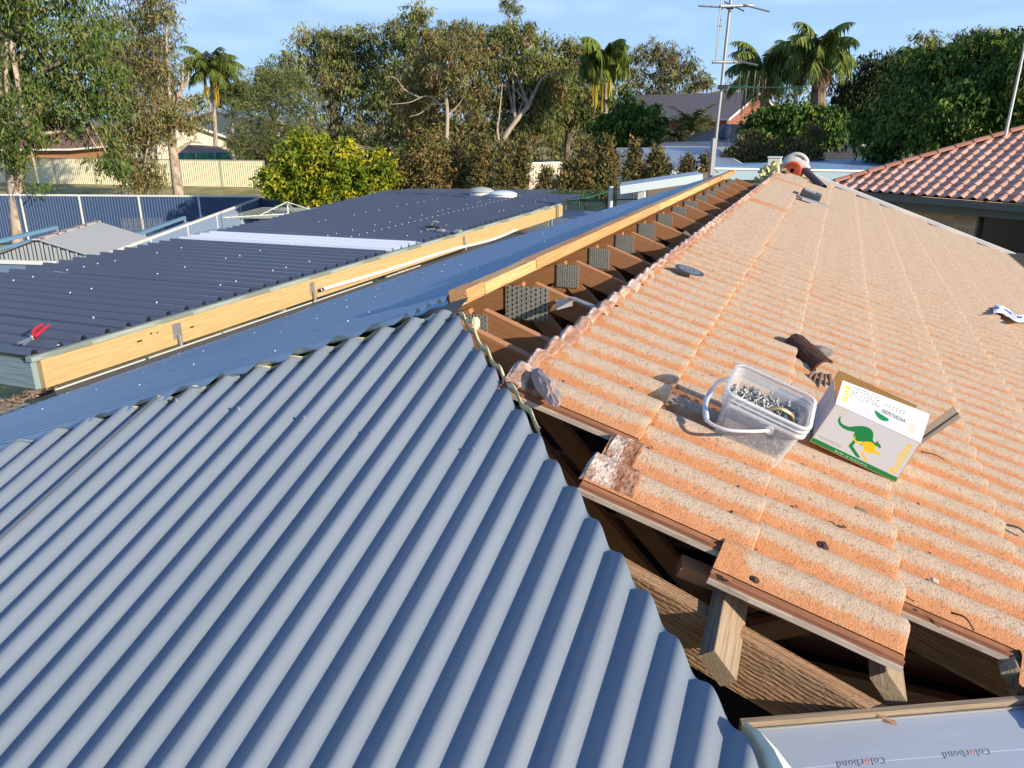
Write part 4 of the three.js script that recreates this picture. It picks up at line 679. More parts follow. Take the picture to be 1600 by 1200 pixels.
// dead leaves and twigs scattered in the tile valleys
{
  const rg = mulberry(909), L = [];
  for (let i = 0; i < 110; i++) {
    const near = rg() < 0.75, e = near ? -0.45 + 1.4 * rg() : rg() * 2.5, z0 = near ? -1.6 - 2.4 * rg() : -2 - 7 * rg(), k = Math.floor((e + 0.105) / EXPO) + 1, st = starts[clamp(k, 0, 11)];
    const z = st - Math.round((st - z0) / ROLL) * ROLL + 0.012 * (rg() - 0.3); if (z > st - 0.05) continue;
    const el = courseE(clamp(k, 0, 11)), lift = 0.032 * (e - el) / TL;
    const l = 0.006 + 0.022 * rg() * rg(), w = 0.004 + 0.006 * rg(), g = grid(5, 2, (u, v) => V((u - 0.5) * l, 0.16 * l * Math.sin(u * 3.1) + 0.004 * Math.abs(v - 0.5), (v - 0.5) * w * Math.sin(Math.PI * clamp(u, 0.08, 0.92)) * 2));
    g.rotateY((rg() - 0.5) * 1.6); g.applyQuaternion(QT); const p = Ppt(e, z, lift + 0.006); g.translate(p.x, p.y, p.z); L.push(paint(g.toNonIndexed(), col(...mm([0.05, 0.028, 0.018], [0.17, 0.10, 0.065], rg()))));
  }
  stuff(tag(mesh('leaf_litter', join(L), std({ vertexColors: true, roughness: 1 })), 'dead brown leaves scattered in the valleys of the orange tiles', 'leaf litter'));
  const twig = (a, b, k, lab, r = 0.003) => { const A = onPlane(...a, nR, -TD + 0.018), B = onPlane(...b, nR, -TD + 0.014), m = A.clone().lerp(B, 0.5).addScaledVector(nR, k); tag(mesh('twig', tube([A, m, B], r, 6, r * 0.6), std({ color: col(0.10, 0.06, 0.04), roughness: 1 })), lab, 'twig'); };
  twig([1338, 886], [1428, 940], 0.004, 'long thin dark twig lying between two rows of tiles', 0.0022);
  twig([1486, 957], [1522, 985], 0.012, 'curved brown twig near the lower right tile edge', 0.003);
  twig([1573, 820], [1606, 838], 0.01, 'short black twig at the right edge of the tiles', 0.004);
  twig([1440, 706], [1476, 718], 0.006, 'short dark twig right of the white carton', 0.003);
  const ck = (px, py, lab, s, c) => { const p = onPlane(px, py, nR, -TD + 0.012), g = new THREE.IcosahedronGeometry(s, 3), a = g.attributes.position; for (let i = 0; i < a.count; i++) { const k = 0.55 + 0.9 * fbm(a.getX(i) / s * 1.6 + px, a.getY(i) / s * 1.6 + a.getZ(i) / s * 1.2, py, 4); a.setXYZ(i, a.getX(i) * k * 1.3, a.getY(i) * k * 0.7, a.getZ(i) * k); } g.computeVertexNormals(); g.applyQuaternion(QT); g.translate(p.x, p.y, p.z); tag(mesh('debris_chip', g, std({ color: c, roughness: 1 })), lab, 'chip'); };
  ck(993, 533, 'pale grey mortar chip on the second row of tiles', 0.010, col(0.4, 0.34, 0.3));
  ck(1286, 853, 'dark curled leaf clump in front of the white carton', 0.012, col(0.06, 0.03, 0.025));
  ck(1178, 905, 'dark leaf clump at a tile joint near the open eaves', 0.009, col(0.06, 0.035, 0.025));
  ck(1460, 907, 'tiny pale chip on the lower right tiles', 0.008, col(0.5, 0.42, 0.36));
  ck(1502, 492, 'small white chip on the tiles left of the paper', 0.012, col(0.75, 0.7, 0.65));
  ck(1345, 800, 'grey bark flake standing against a tile roll', 0.014, col(0.20, 0.16, 0.13));
}
// ---------------------------------------------------------------- fences, sheds and houses round about
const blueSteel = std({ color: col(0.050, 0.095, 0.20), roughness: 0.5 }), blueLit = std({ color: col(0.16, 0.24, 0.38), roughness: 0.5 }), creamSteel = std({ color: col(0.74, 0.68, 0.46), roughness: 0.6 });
// a steel panel fence: ribbed infill panels between posts, with a capping rail
function panelFence(label, a, b, h, spacing, infill, trim, rib = 0.11, group, postEvery = 1) {
  const d = b.clone().sub(a), L = d.length(); d.normalize(); const nn = V(-d.z, 0, d.x), n = Math.max(1, Math.round(L / spacing));
  const t = thing('steel_fence', label, 'fence', group, a);
  for (let k = 0; k < n; k++) {
    const s0 = L * k / n + 0.03, s1 = L * (k + 1) / n - 0.03, q = new Poly(), m = Math.round((s1 - s0) / rib);
    for (let i = 0; i < m; i++) { const r0 = mix(s0, s1, i / m), w = (s1 - s0) / m, off = [[0, 0], [0.35, 0], [0.5, 0.022], [0.85, 0.022], [1, 0]]; for (let j = 0; j < 4; j++) { const P = (o, y) => a.clone().addScaledVector(d, r0 + o[0] * w).addScaledVector(nn, o[1]).add(V(0, y, 0)); q.quad(P(off[j], 0.05), P(off[j + 1], 0.05), P(off[j + 1], h - 0.03), P(off[j], h - 0.03)); } }
    mesh('panel', q.geo(), infill, t);
    const c = a.clone().addScaledVector(d, L * k / n); mesh('post', beam(c, c.clone().add(V(0, h + 0.01, 0)), 0.06, 0.06, d), trim, t);
    mesh('rail', beam(a.clone().addScaledVector(d, s0 - 0.0).add(V(0, h, 0)), a.clone().addScaledVector(d, s1).add(V(0, h, 0)), 0.05, 0.06), trim, t);
  }
  mesh('post', beam(b, b.clone().add(V(0, h + 0.01, 0)), 0.06, 0.06, d), trim, t);
  return t;
}
const gnd = (px, py, y = GY + 1.8) => { const p = atY(px, py, y); p.y = GY; return p; };
{
  const trim = std({ color: col(0.70, 0.70, 0.66), roughness: 0.6 });
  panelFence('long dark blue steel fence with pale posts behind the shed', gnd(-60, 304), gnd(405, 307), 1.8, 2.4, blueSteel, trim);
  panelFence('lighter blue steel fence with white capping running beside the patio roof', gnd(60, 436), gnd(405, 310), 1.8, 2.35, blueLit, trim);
  panelFence('pale cream steel fence across the lawn behind the gum trees', gnd(-40, 246, GY + 1.8), gnd(412, 251, GY + 1.8), 1.8, 3.1, creamSteel, std({ color: col(0.30, 0.32, 0.28), roughness: 0.6 }), 0.16);
  panelFence('dark blue fence corner behind the rotary clothesline', gnd(404, 310), gnd(470, 318), 1.8, 2.0, blueSteel, blueSteel);
  panelFence('short cream ribbed fence panel between the thin brown hedge shrubs', atD(822, 243, 32).setY(GY), atD(884, 241, 33).setY(GY), 2.72, 3.0, std({ color: col(0.66, 0.58, 0.46), roughness: 0.7 }), M.white, 0.13);
}
// generic roofed box: rectangular plan, gable or hip, ridge along the long axis
function building(name, label, cat, c, ang, w, l, hw, hr, o, wallM, roofM, opt = {}) {
  const t = thing(name, label, cat, null, c.clone().setY(GY)), ca = Math.cos(ang), sa = Math.sin(ang);
  const P = (x, y, z) => V(c.x + x * ca + z * sa, GY + y, c.z - x * sa + z * ca), X = w / 2, Z = l / 2, A = X + o, B = Z + o, dr = hr / X * o;
  const wq = new Poly(); const cs = [[-X, -Z], [X, -Z], [X, Z], [-X, Z]];
  for (let i = 0; i < 4; i++) { const [x0, z0] = cs[i], [x1, z1] = cs[(i + 1) % 4]; const q = new Poly(); q.quad(P(x1, 0, z1), P(x0, 0, z0), P(x0, hw, z0), P(x1, hw, z1)); if (!opt.hip && Math.abs(x0 - x1) > 1e-6) q.tri(P(x1, hw, z1), P(x0, hw, z0), P(0, hw + hr, z0)); mesh('wall', q.geo(), wallM, t); }
  const rb = opt.hip ? Z - X * (opt.hipk ?? 1) : B, e = hw - dr, q = [new Poly(), new Poly(), new Poly(), new Poly()];
  q[0].quad(P(A, e, B), P(A, e, -B), P(0, hw + hr, -rb), P(0, hw + hr, rb)); q[1].quad(P(-A, e, -B), P(-A, e, B), P(0, hw + hr, rb), P(0, hw + hr, -rb));
  if (opt.hip) { q[2].tri(P(-A, e, B), P(A, e, B), P(0, hw + hr, rb), [0, 0], [2 * A, 0], [A, A]); q[3].tri(P(A, e, -B), P(-A, e, -B), P(0, hw + hr, -rb), [0, 0], [2 * A, 0], [A, A]); }
  q.forEach((k) => { if (k.p.length) mesh('roof', k.geo(), roofM, t); });
  const tm = opt.trim ?? M.white; const e0 = [[A, B], [A, -B], [-A, -B], [-A, B]];
  for (let i = 0; i < 4; i++) { const [x0, z0] = e0[i], [x1, z1] = e0[(i + 1) % 4]; if (!opt.hip && x0 !== x1) { mesh('barge_board', beam(P(x0, e - 0.06, z0), P(0, hw + hr - 0.06, z0), 0.04, 0.2), tm, t); mesh('barge_board', beam(P(0, hw + hr - 0.06, z0), P(x1, e - 0.06, z0), 0.04, 0.2), tm, t); } else mesh('gutter', beam(P(x0, e - 0.05, z0), P(x1, e - 0.05, z1), 0.12, 0.13), tm, t); }
  t.userData.P = undefined; return { t, P };
}
const ribRoof = (c, n = 24, dir = 0) => { const t = tex(256, 64, (u, v) => { const s = dir ? v : u, r = Math.abs(((s * 8) % 1) - 0.5); const k = r > 0.40 ? 0.72 : 1; const d = 0.9 + 0.2 * fbm(u * 4, v * 4, 7, 3, 4, 4); return [c[0] * k * d, c[1] * k * d, c[2] * k * d]; }, 1, true); t.repeat.set(0.6, 0.6); return t; };
// grey ribbed garden shed inside the blue fences
{
  const rB = atY(150, 347, GY + 2.12), rF = atY(60, 374, GY + 2.12), ax = rB.clone().sub(rF).setY(0), L = ax.length(); ax.normalize();
  const c = rF.clone().lerp(rB, 0.5).setY(0), W = 2.35;
  const grey = std({ color: col(0.36, 0.40, 0.42), roughness: 0.5 });
  const t = thing('garden_shed', 'grey ribbed steel garden shed with rusty ridge inside blue fences', 'shed', null, c.clone().setY(GY));
  const sd = V(-ax.z, 0, ax.x), P = (s, y, l) => c.clone().addScaledVector(sd, s * W / 2).addScaledVector(ax, l * L / 2).setY(GY + y);
  for (const sgn of [-1, 1]) {
    const N = 15, g = grid(N * 4, 2, (u, v, i) => { const p = P(sgn * mix(0, 1.06, v), mix(2.12, 1.68, v), mix(-1.06, 1.06, u)); p.y += [0, 0, 0.03, 0.03][i % 4]; return p; }); mesh('roof', g, std({ color: col(0.34, 0.36, 0.36), roughness: 0.5 }), t);
    const wq = new Poly(); wq.quad(P(sgn, 0, -1), P(sgn, 0, 1), P(sgn, 1.7, 1), P(sgn, 1.7, -1)); mesh('wall', wq.geo(), grey, t);
    mesh('gutter', beam(P(sgn * 1.08, 1.66, -1.06), P(sgn * 1.08, 1.66, 1.06), 0.06, 0.06), std({ color: col(0.24, 0.42, 0.58), roughness: 0.5 }), t);
  }
  for (const e of [-1, 1]) { const q = new Poly(), N = 15; for (let i = 0; i < N; i++) { const s0 = mix(-1, 1, i / N), s1 = mix(-1, 1, (i + 1) / N), y = (s) => 2.10 - 0.42 * Math.abs(s), sm = mix(s0, s1, 0.7), f = e * 0.03; q.quad(P(s0, 0, e), P(sm, 0, e), P(sm, y(sm), e), P(s0, y(s0), e)); q.quad(P(sm, 0, e + f), P(s1, 0, e + f), P(s1, y(s1), e + f), P(sm, y(sm), e + f)); q.quad(P(sm, 0, e), P(sm, 0, e + f), P(sm, y(sm), e + f), P(sm, y(sm), e)); } mesh('wall', q.geo(), grey, t); }
  mesh('ridge_capping', beam(P(0, 2.13, -1.07), P(0, 2.13, 1.07), 0.14, 0.025), std({ map: tex(128, 32, (u, v) => mm([0.5, 0.5, 0.47], [0.30, 0.10, 0.04], sstep(0.48, 0.56, fbm(u * 8, v * 3, 5, 3, 8, 3))), 1, true), roughness: 0.8 }), t);
  // blue troughs and the mesh trellis between shed and fence
  const tr = (p, q, lab) => { const a = atY(...p), b = atY(...q), g = thing('blue_trough', lab, 'trough', null, a); mesh('rail', [beam(a, b, 0.10, 0.08), beam(a.clone().add(V(0.25, -0.12, 0.1)), b.clone().add(V(0.25, -0.12, 0.1)), 0.06, 0.06)], std({ color: col(0.15, 0.29, 0.41), roughness: 0.5 }), g); mesh('leg', beam(a.clone().setY(GY), a, 0.05, 0.05, V(1, 0, 0)), M.galvDull, g); mesh('leg', beam(b.clone().setY(GY), b, 0.05, 0.05, V(1, 0, 0)), M.galvDull, g); };
  tr([-10, 379, -2.6], [88, 355, -2.6], 'light blue metal rail left of the grey shed'); tr([215, 366, -2.75], [288, 340, -2.75], 'light blue metal rail right of the grey shed');
  const m0 = atD(190, 350, 26), m1 = atD(255, 350, 25), tl = thing('wire_trellis', 'white wire mesh trellis against the dark blue fence', 'trellis', null, m0.clone().setY(GY)), wr = [];
  for (let i = 0; i <= 22; i++) { const a = m0.clone().lerp(m1, i / 22); wr.push(beam(a.clone().add(V(0, -0.6, 0)), a.clone().add(V(0, 0.15, 0)), 0.012, 0.012, V(1, 0, 0))); } for (let i = 0; i < 6; i++) wr.push(beam(m0.clone().add(V(0, -0.6 + i * 0.15, 0)), m1.clone().add(V(0, -0.6 + i * 0.15, 0)), 0.012, 0.012)); mesh('wire', join(wr), M.galv, tl);
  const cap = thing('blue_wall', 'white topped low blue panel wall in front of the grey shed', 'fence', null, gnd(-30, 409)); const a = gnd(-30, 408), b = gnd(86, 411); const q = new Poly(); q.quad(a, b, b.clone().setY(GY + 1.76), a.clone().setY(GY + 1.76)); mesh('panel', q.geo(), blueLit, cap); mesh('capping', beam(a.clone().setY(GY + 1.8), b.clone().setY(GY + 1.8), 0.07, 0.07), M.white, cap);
}
// rotary clotheslines
{
  const hoist = (px, py, y, R, tilt, mat, lab, rot, up = 0.3) => {
    const c = atY(px, py, y), t = thing('rotary_clothesline', lab, 'clothesline', null, c.clone().setY(GY)), E = [];
    mesh('post', new THREE.CylinderGeometry(0.03, 0.03, y - GY + up, 8).translate(c.x, (y + GY + up) / 2, c.z), mat, t);
    for (let k = 0; k < 4; k++) { const a = rot + k * Math.PI / 2, e = c.clone().add(V(Math.cos(a) * R, tilt, Math.sin(a) * R)); E.push(e); mesh('arm', [tube([c.clone().add(V(0, 0, 0)), e], 0.016, 6), tube([c.clone().add(V(0, up, 0)), c.clone().lerp(e, 0.45)], 0.014, 6)], mat, t); }
    const w = []; for (let r = 3; r <= 10; r++) for (let k = 0; k < 4; k++) { const a = c.clone().lerp(E[k], r / 10), b = c.clone().lerp(E[(k + 1) % 4], r / 10); w.push(tube([a, b], 0.005, 4, 0.005, 1)); } mesh('line_wire', join(w), mat, t);
  };
  hoist(450, 334, -2.30, 1.7, 0.02, std({ color: col(0.55, 0.60, 0.54), roughness: 0.5 }), 'pale rotary clothesline above the blue fence beside the yellow bush', 0.5);
  const gr = std({ color: col(0.025, 0.10, 0.06), roughness: 0.5 });
  hoist(905, 314, -2.0, 1.9, 0.16, gr, 'green rotary clothesline behind the far end of the patio roof', 0.25, 0.05);
  const p = atY(955, 290, -1.35); p.copy(atD(955, 291, 17.5)); const w = thing('white_pole', 'short white pole standing beside the green clothesline', 'pole', null, p.clone().setY(GY)); mesh('pole', new THREE.CylinderGeometry(0.05, 0.05, p.y - GY, 10).translate(p.x, (p.y + GY) / 2, p.z), std({ color: col(0.55, 0.60, 0.62), roughness: 0.5 }), w);
  const pg = atD(1190, 152, 30), h2t = thing('green_washing_line', 'thin green washing line frame in front of the palms', 'clothesline', null, pg.clone().setY(GY));
  mesh('bar', [tube([atD(1128, 137, 30), atD(1190, 137, 30), atD(1262, 136, 30)], 0.02, 5), tube([atD(1128, 134, 30.4), atD(1255, 139, 30.4)], 0.02, 5)], gr, h2t);
}
// television aerials
{
  const b = atD(1112, 282, 13.5), tp = b.clone().setY(3.1), t = thing('television_aerial', 'tall grey aerial mast with two cross arms beyond the ridge', 'aerial', null, b.clone().setY(GY)), lean = V(0.10, 0, 0.0);
  tp.add(lean); const at = (k) => b.clone().lerp(tp, k), g = std({ color: col(0.34, 0.35, 0.36), roughness: 0.45, metalness: 0.3 });
  mesh('mast', tube([b.clone().setY(GY), b, at(0.5), tp], 0.031, 10, 0.024), g, t);
  const bar = (p0, p1, d0, d1, r, nm) => mesh(nm, tube([atD(...p0, d0), atD(...p1, d1)], r, 6), g, t);
  bar([1125, 10], [1176, 8], 13.3, 13.6, 0.024, 'boom'); bar([1091, 9], [1140, 12], 13.5, 13.5, 0.014, 'element'); bar([1160, 7], [1202, 18], 13.5, 13.4, 0.014, 'element'); bar([1132, 3], [1162, 17], 13.9, 13.2, 0.012, 'element');
  bar([1113, 97], [1160, 97], 13.4, 13.6, 0.022, 'boom'); bar([1152, 95], [1184, 102], 13.5, 13.3, 0.014, 'element'); 
  mesh('wire', [tube([atD(1127, 0, 13.3), atD(1122, 40, 13.3), atD(1118, 95, 13.3)], 0.008, 5), tube([atD(1130, 0, 13.4), atD(1125, 45, 13.4), atD(1119, 96, 13.4)], 0.008, 5), tube([atD(1122, 40, 13.3), atD(1128, 41, 13.3)], 0.008, 4)], g, t);
  mesh('clamp', boxAt(at(0.64), 0.10, 0.05, 0.10), M.charcoal, t); mesh('clamp', boxAt(atD(1130, 136, 13.5), 0.16, 0.06, 0.14), M.charcoal, t);
  const s = atD(1108, 265, 13.4), u = thing('short_pole', 'short grey pole clamped left of the aerial mast', 'pole', null, s.clone().setY(GY)); mesh('pole', tube([s.clone().setY(GY), atD(1115, 216, 13.4)], 0.035, 8), g, u);
  const r0 = atD(1571, 212, 19), m = thing('thin_aerial_mast', 'thin pale mast rising over the terracotta hip roof', 'aerial', null, r0); mesh('mast', tube([r0, atD(1601, 72, 19), atD(1607, 40, 19)], 0.03, 8, 0.022), std({ color: col(0.55, 0.55, 0.54), roughness: 0.5 }), m);
}
// right hand neighbour: terracotta hip roof, single tiles, brick wall, dark opening
{
  const y = -1.62, a = atY(1282, 293.5, y), b = atY(1600, 318, y), d = b.clone().sub(a).setY(0).normalize(), inn = V(d.z, 0, -d.x); if (inn.z > 0) inn.negate();
  const t = thing('brick_house', 'tan brick neighbouring house with terracotta tiled hip roof at right', 'house', null, a.clone().setY(GY));
  const pit = 24 * Math.PI / 180, L = 13, cp = Math.cos(pit), sp = Math.sin(pit);
  const up = inn.clone().multiplyScalar(cp).add(V(0, sp, 0)), nn = V(0, cp, 0).addScaledVector(inn, -sp);
  const tw = 0.265, ex = 0.29, cov = 0.305, pc = [];
  const mats = [[0.62, 0.355, 0.265], [0.68, 0.40, 0.305], [0.56, 0.315, 0.232]].map((c) => std({ color: col(...c), roughness: 0.9, bumpMap: softNoise, bumpScale: 0.002 }));
  // one tile: a pan with a rounded cover roll
  const tg = (() => { const N = 10, g = grid(N, 3, (u, v) => { const x = u * tw, r = u < 0.42 ? 0 : Math.sin((u - 0.42) / 0.58 * Math.PI) * 0.050, s = mix(-0.01, cov, v); return d.clone().multiplyScalar(x).addScaledVector(up, s).addScaledVector(nn, r + 0.024 * (1 - v)); }); const q = new Poly(); for (let i = 0; i < N; i++) { const P = (u, o) => { const r = u < 0.42 ? 0 : Math.sin((u - 0.42) / 0.58 * Math.PI) * 0.050; return d.clone().multiplyScalar(u * tw).addScaledVector(up, -0.01).addScaledVector(nn, r + 0.024 - o); }; q.quad(P(i / N, 0.022), P((i + 1) / N, 0.022), P((i + 1) / N, 0), P(i / N, 0)); } return join([g, q.geo()]); })();
  const rows = 25, cand = [], rg = mulberry(515);
  for (let r = 0; r < rows; r++) { const x0 = r * ex * cp; for (let x = x0 - ((x0) % tw) + 0.1; x < L; x += tw) if (x > x0 + 0.05) cand.push([r, x]); }
  const rest = []; let kept = 0;
  const vis = cand.map(([r, x]) => { const p = a.clone().addScaledVector(d, x).addScaledVector(up, r * ex), c = p.dot(FWD), px = 800 + FPX * p.dot(RGT) / c; return { p, px, dist: p.length() }; });
  const order = vis.filter((v) => v.px < 1640).sort((u, v) => u.dist - v.dist), keep = new Set(order.slice(0, 300));
  for (const v of vis) { const j = nn.clone().multiplyScalar(0.004 * rg()); const p = v.p.clone().add(j); if (keep.has(v)) { const m = new THREE.Mesh(tg, mats[Math.floor(rg() * 3)]); m.name = 'roof_tile'; m.castShadow = m.receiveShadow = true; m.position.copy(p).sub(t.position); t.add(m); } else { const g = norm1(tg.clone()); g.translate(p.x, p.y, p.z); rest.push(g); } }
  if (rest.length) stuff(mesh('roof_tiles', mergeGeometries(rest), mats[0], t));
  const S = (x, s, h = 0) => a.clone().addScaledVector(d, x).addScaledVector(up, s).addScaledVector(nn, h);
  const dk = new Poly(); dk.tri(S(-0.1, 0, -0.02), S(L, 0, -0.02), S(L, rows * ex, -0.02)); dk.tri(S(-0.1, 0, -0.02), S(L, rows * ex, -0.02), S(rows * ex * cp, rows * ex, -0.02)); mesh('roof_deck', dk.geo(), M.charcoal, t);
  // the far slope beyond the hip, then the ridge tiles along the hip
  const hipd = S(1, 1 / cp, 0).sub(S(0, 0, 0)).normalize(), HL = rows * ex * cp / hipd.clone().setY(0).dot(d); const fs = new Poly(); fs.tri(S(0, 0, -0.01), S(0, 0, -0.01).addScaledVector(hipd, HL), a.clone().addScaledVector(inn, 12)); mesh('far_slope', fs.geo(), mats[2], t);
  const capM = [[0.52, 0.22, 0.13], [0.58, 0.27, 0.17]].map((c) => std({ color: col(...c), roughness: 0.8, bumpMap: softNoise, bumpScale: 0.003 }));
  const hs = d.clone().cross(V(0, 1, 0)).add(d).normalize(); const hu = V(0, 1, 0), hside = hipd.clone().cross(hu).normalize(), hup = hside.clone().cross(hipd).normalize();
  for (let k = 0, s = -0.05; s < HL; k++, s += 0.40) { const g = grid(8, 1, (u, v) => { const an = mix(0.15, Math.PI - 0.15, u), r = mix(0.135, 0.115, v); return S(0, 0, 0).addScaledVector(hipd, s + v * 0.43).addScaledVector(hside, Math.cos(an) * r).addScaledVector(hup, Math.sin(an) * r * 0.75 + 0.03); }); const q = new Poly(); for (let i = 0; i < 8; i++) { const Q = (u, r) => { const an = mix(0.15, Math.PI - 0.15, u); return S(0, 0, 0).addScaledVector(hipd, s).addScaledVector(hside, Math.cos(an) * r).addScaledVector(hup, Math.sin(an) * r * 0.75 + 0.03); }; q.quad(Q(i / 8, 0.135), Q((i + 1) / 8, 0.135), Q((i + 1) / 8, 0.11), Q(i / 8, 0.11)); } mesh('ridge_tile', [g, q.geo()], capM[k % 2], t); }
  const gut = std({ color: col(0.075, 0.10, 0.105), roughness: 0.45 });
  mesh('gutter', beam(S(-0.1, -0.06, -0.02).add(V(0, -0.06, 0)), S(L, -0.06, -0.02).add(V(0, -0.06, 0)), 0.14, 0.13), gut, t); mesh('fascia', beam(S(-0.1, 0.05, -0.2).add(V(0, -0.08, 0)), S(L, 0.05, -0.2).add(V(0, -0.08, 0)), 0.03, 0.22), gut, t);
  const brickT = tex(512, 512, (u, v) => { const r = Math.floor(v * 24), uu = u * 8 + (r % 2) * 0.5, b0 = Math.floor(uu) % 8, fu = uu % 1, fv = (v * 24) % 1, m = fu < 0.05 || fv < 0.12; const k = h2(b0, r, 5); return m ? [0.42, 0.36, 0.28] : mm(mm([0.46, 0.31, 0.20], [0.58, 0.42, 0.28], k), [0.2, 0.13, 0.09], sstep(0.62, 0.8, fbm(u * 40, v * 60, 9, 3, 40, 60)) * 0.6); }, 1, true); brickT.repeat.set(0.5, 0.485);
  const wall = std({ map: brickT, roughness: 0.95, bumpMap: softNoise, bumpScale: 0.004 }), Wp = (x, yy, i = 0.55) => a.clone().addScaledVector(d, x).addScaledVector(inn, i).setY(yy), q = new Poly();
  const xo = onPlane(1529, 330, inn, Wp(0, 0).dot(inn)).sub(Wp(0, 0)).dot(d), yt = y - 0.1;
  const wallSeg = (x0, x1, y0, y1) => { const k = new Poly(); k.quad(Wp(x0, y0), Wp(x1, y0), Wp(x1, y1), Wp(x0, y1), [[x0, y0], [x1, y0], [x1, y1], [x0, y1]]); mesh('wall', k.geo(), wall, t); };
  wallSeg(-0.0 + 0.5, xo, GY, yt); wallSeg(xo + 2.6, L, GY, yt); wallSeg(xo, xo + 2.6, yt - 0.12, yt);
  const k = new Poly(); k.quad(Wp(0.5, GY), Wp(0.5, GY, 9), Wp(0.5, yt, 9), Wp(0.5, yt)); mesh('wall', k.geo(), wall, t);
  const rv = new Poly(); rv.quad(Wp(xo, GY), Wp(xo, GY, 0.75), Wp(xo, yt, 0.75), Wp(xo, yt)); mesh('wall', rv.geo(), wall, t);
  const so = new Poly(); so.quad(Wp(0, yt + 0.02, 0), Wp(L, yt + 0.02, 0), Wp(L, yt + 0.02, 0.6), Wp(0, yt + 0.02, 0.6)); mesh('soffit', so.geo(), gut, t);
  const sc = new Poly(); sc.quad(Wp(xo, GY, 0.7), Wp(xo + 2.6, GY, 0.7), Wp(xo + 2.6, yt, 0.7), Wp(xo, yt, 0.7)); mesh('screen_door', sc.geo(), std({ color: col(0.018, 0.019, 0.022), roughness: 0.35 }), t);
  mesh('door_frame', [beam(Wp(xo + 0.03, GY, 0.68), Wp(xo + 0.03, yt, 0.68), 0.06, 0.05, d), beam(Wp(xo, yt - 0.15, 0.68), Wp(xo + 2.6, yt - 0.15, 0.68), 0.06, 0.06)], M.charcoal, t);
}
// garage with blue steel roof and pale brick behind the gable, awning left of it
{
  const t = thing('blue_roof_garage', 'garage with pale blue steel roof and cream brick behind the ridge', 'garage', null, atD(1088, 262, 23).setY(GY));
  const F0 = atD(1088, 262, 23), F1 = atD(1440, 268, 27), B1 = atD(1400, 246, 34), B0 = atD(1105, 256, 29), q = new Poly(); q.quad(F0, F1, B1, B0); mesh('roof', q.geo(), std({ color: col(0.25, 0.40, 0.58), roughness: 0.35 }), t);
  const dn = (p, y) => p.clone().add(V(0, y, 0)); const d = F1.clone().sub(F0).normalize();
  mesh('fascia', beam(dn(F0, -0.17), dn(F1, -0.17), 0.05, 0.28), std({ color: col(0.27, 0.40, 0.48), roughness: 0.4 }), t); mesh('gutter', beam(dn(F0, -0.01), dn(F1, -0.01), 0.14, 0.05), M.white, t); mesh('fascia', beam(dn(F0, -0.12), dn(B0, -0.12), 0.05, 0.22), M.white, t);
  const A = F0.clone().addScaledVector(d, 0.25).add(V(0, 0, -0.35)), B = F1.clone().add(V(0, 0, -0.35)), w = new Poly(); w.quad(A.clone().setY(GY), B.clone().setY(GY), dn(B, -0.25), dn(A, -0.25)); const C = B0.clone().add(V(0.3, 0, 0)); w.quad(C.clone().setY(GY), A.clone().setY(GY), dn(A, -0.25), dn(C, -0.25)); mesh('wall', w.geo(), std({ color: col(0.52, 0.43, 0.32), roughness: 0.9, bumpMap: softNoise, bumpScale: 0.01 }), t);
}
{
  const c = atD(969, 290, 17), e = atD(1098, 271, 17.6), u = thing('patio_awning', 'pale blue edged flat awning on white posts behind the ridge', 'awning', null, c.clone().setY(GY)), inn2 = V(-0.25, 0, -1).normalize();
  const A = (k, i, dy) => c.clone().lerp(e, k).addScaledVector(inn2, i).add(V(0, dy, 0)); const r = new Poly(); r.quad(A(0, 0, 0), A(1, 0, 0), A(1, 1.6, -0.05), A(0, 1.6, -0.05)); mesh('roof', r.geo(), std({ color: col(0.40, 0.50, 0.60), roughness: 0.4 }), u);
  mesh('edge_beam', beam(A(0, -0.02, -0.09), A(1, -0.02, -0.09), 0.05, 0.17), std({ color: col(0.46, 0.56, 0.62), roughness: 0.4 }), u); for (const k of [0.27, 0.95]) mesh('post', beam(A(k, 0.1, -0.15), A(k, 0.1, 0).setY(GY), 0.14, 0.14, V(1, 0, 0)), M.white, u);
  const bw = new Poly(); bw.quad(A(0.36, 1.5, -0.1), A(1.2, 1.5, -0.1), A(1.2, 1.5, 0).setY(GY), A(0.36, 1.5, 0).setY(GY)); mesh('wall', bw.geo(), std({ color: col(0.14, 0.12, 0.10), roughness: 0.8 }), u);
}
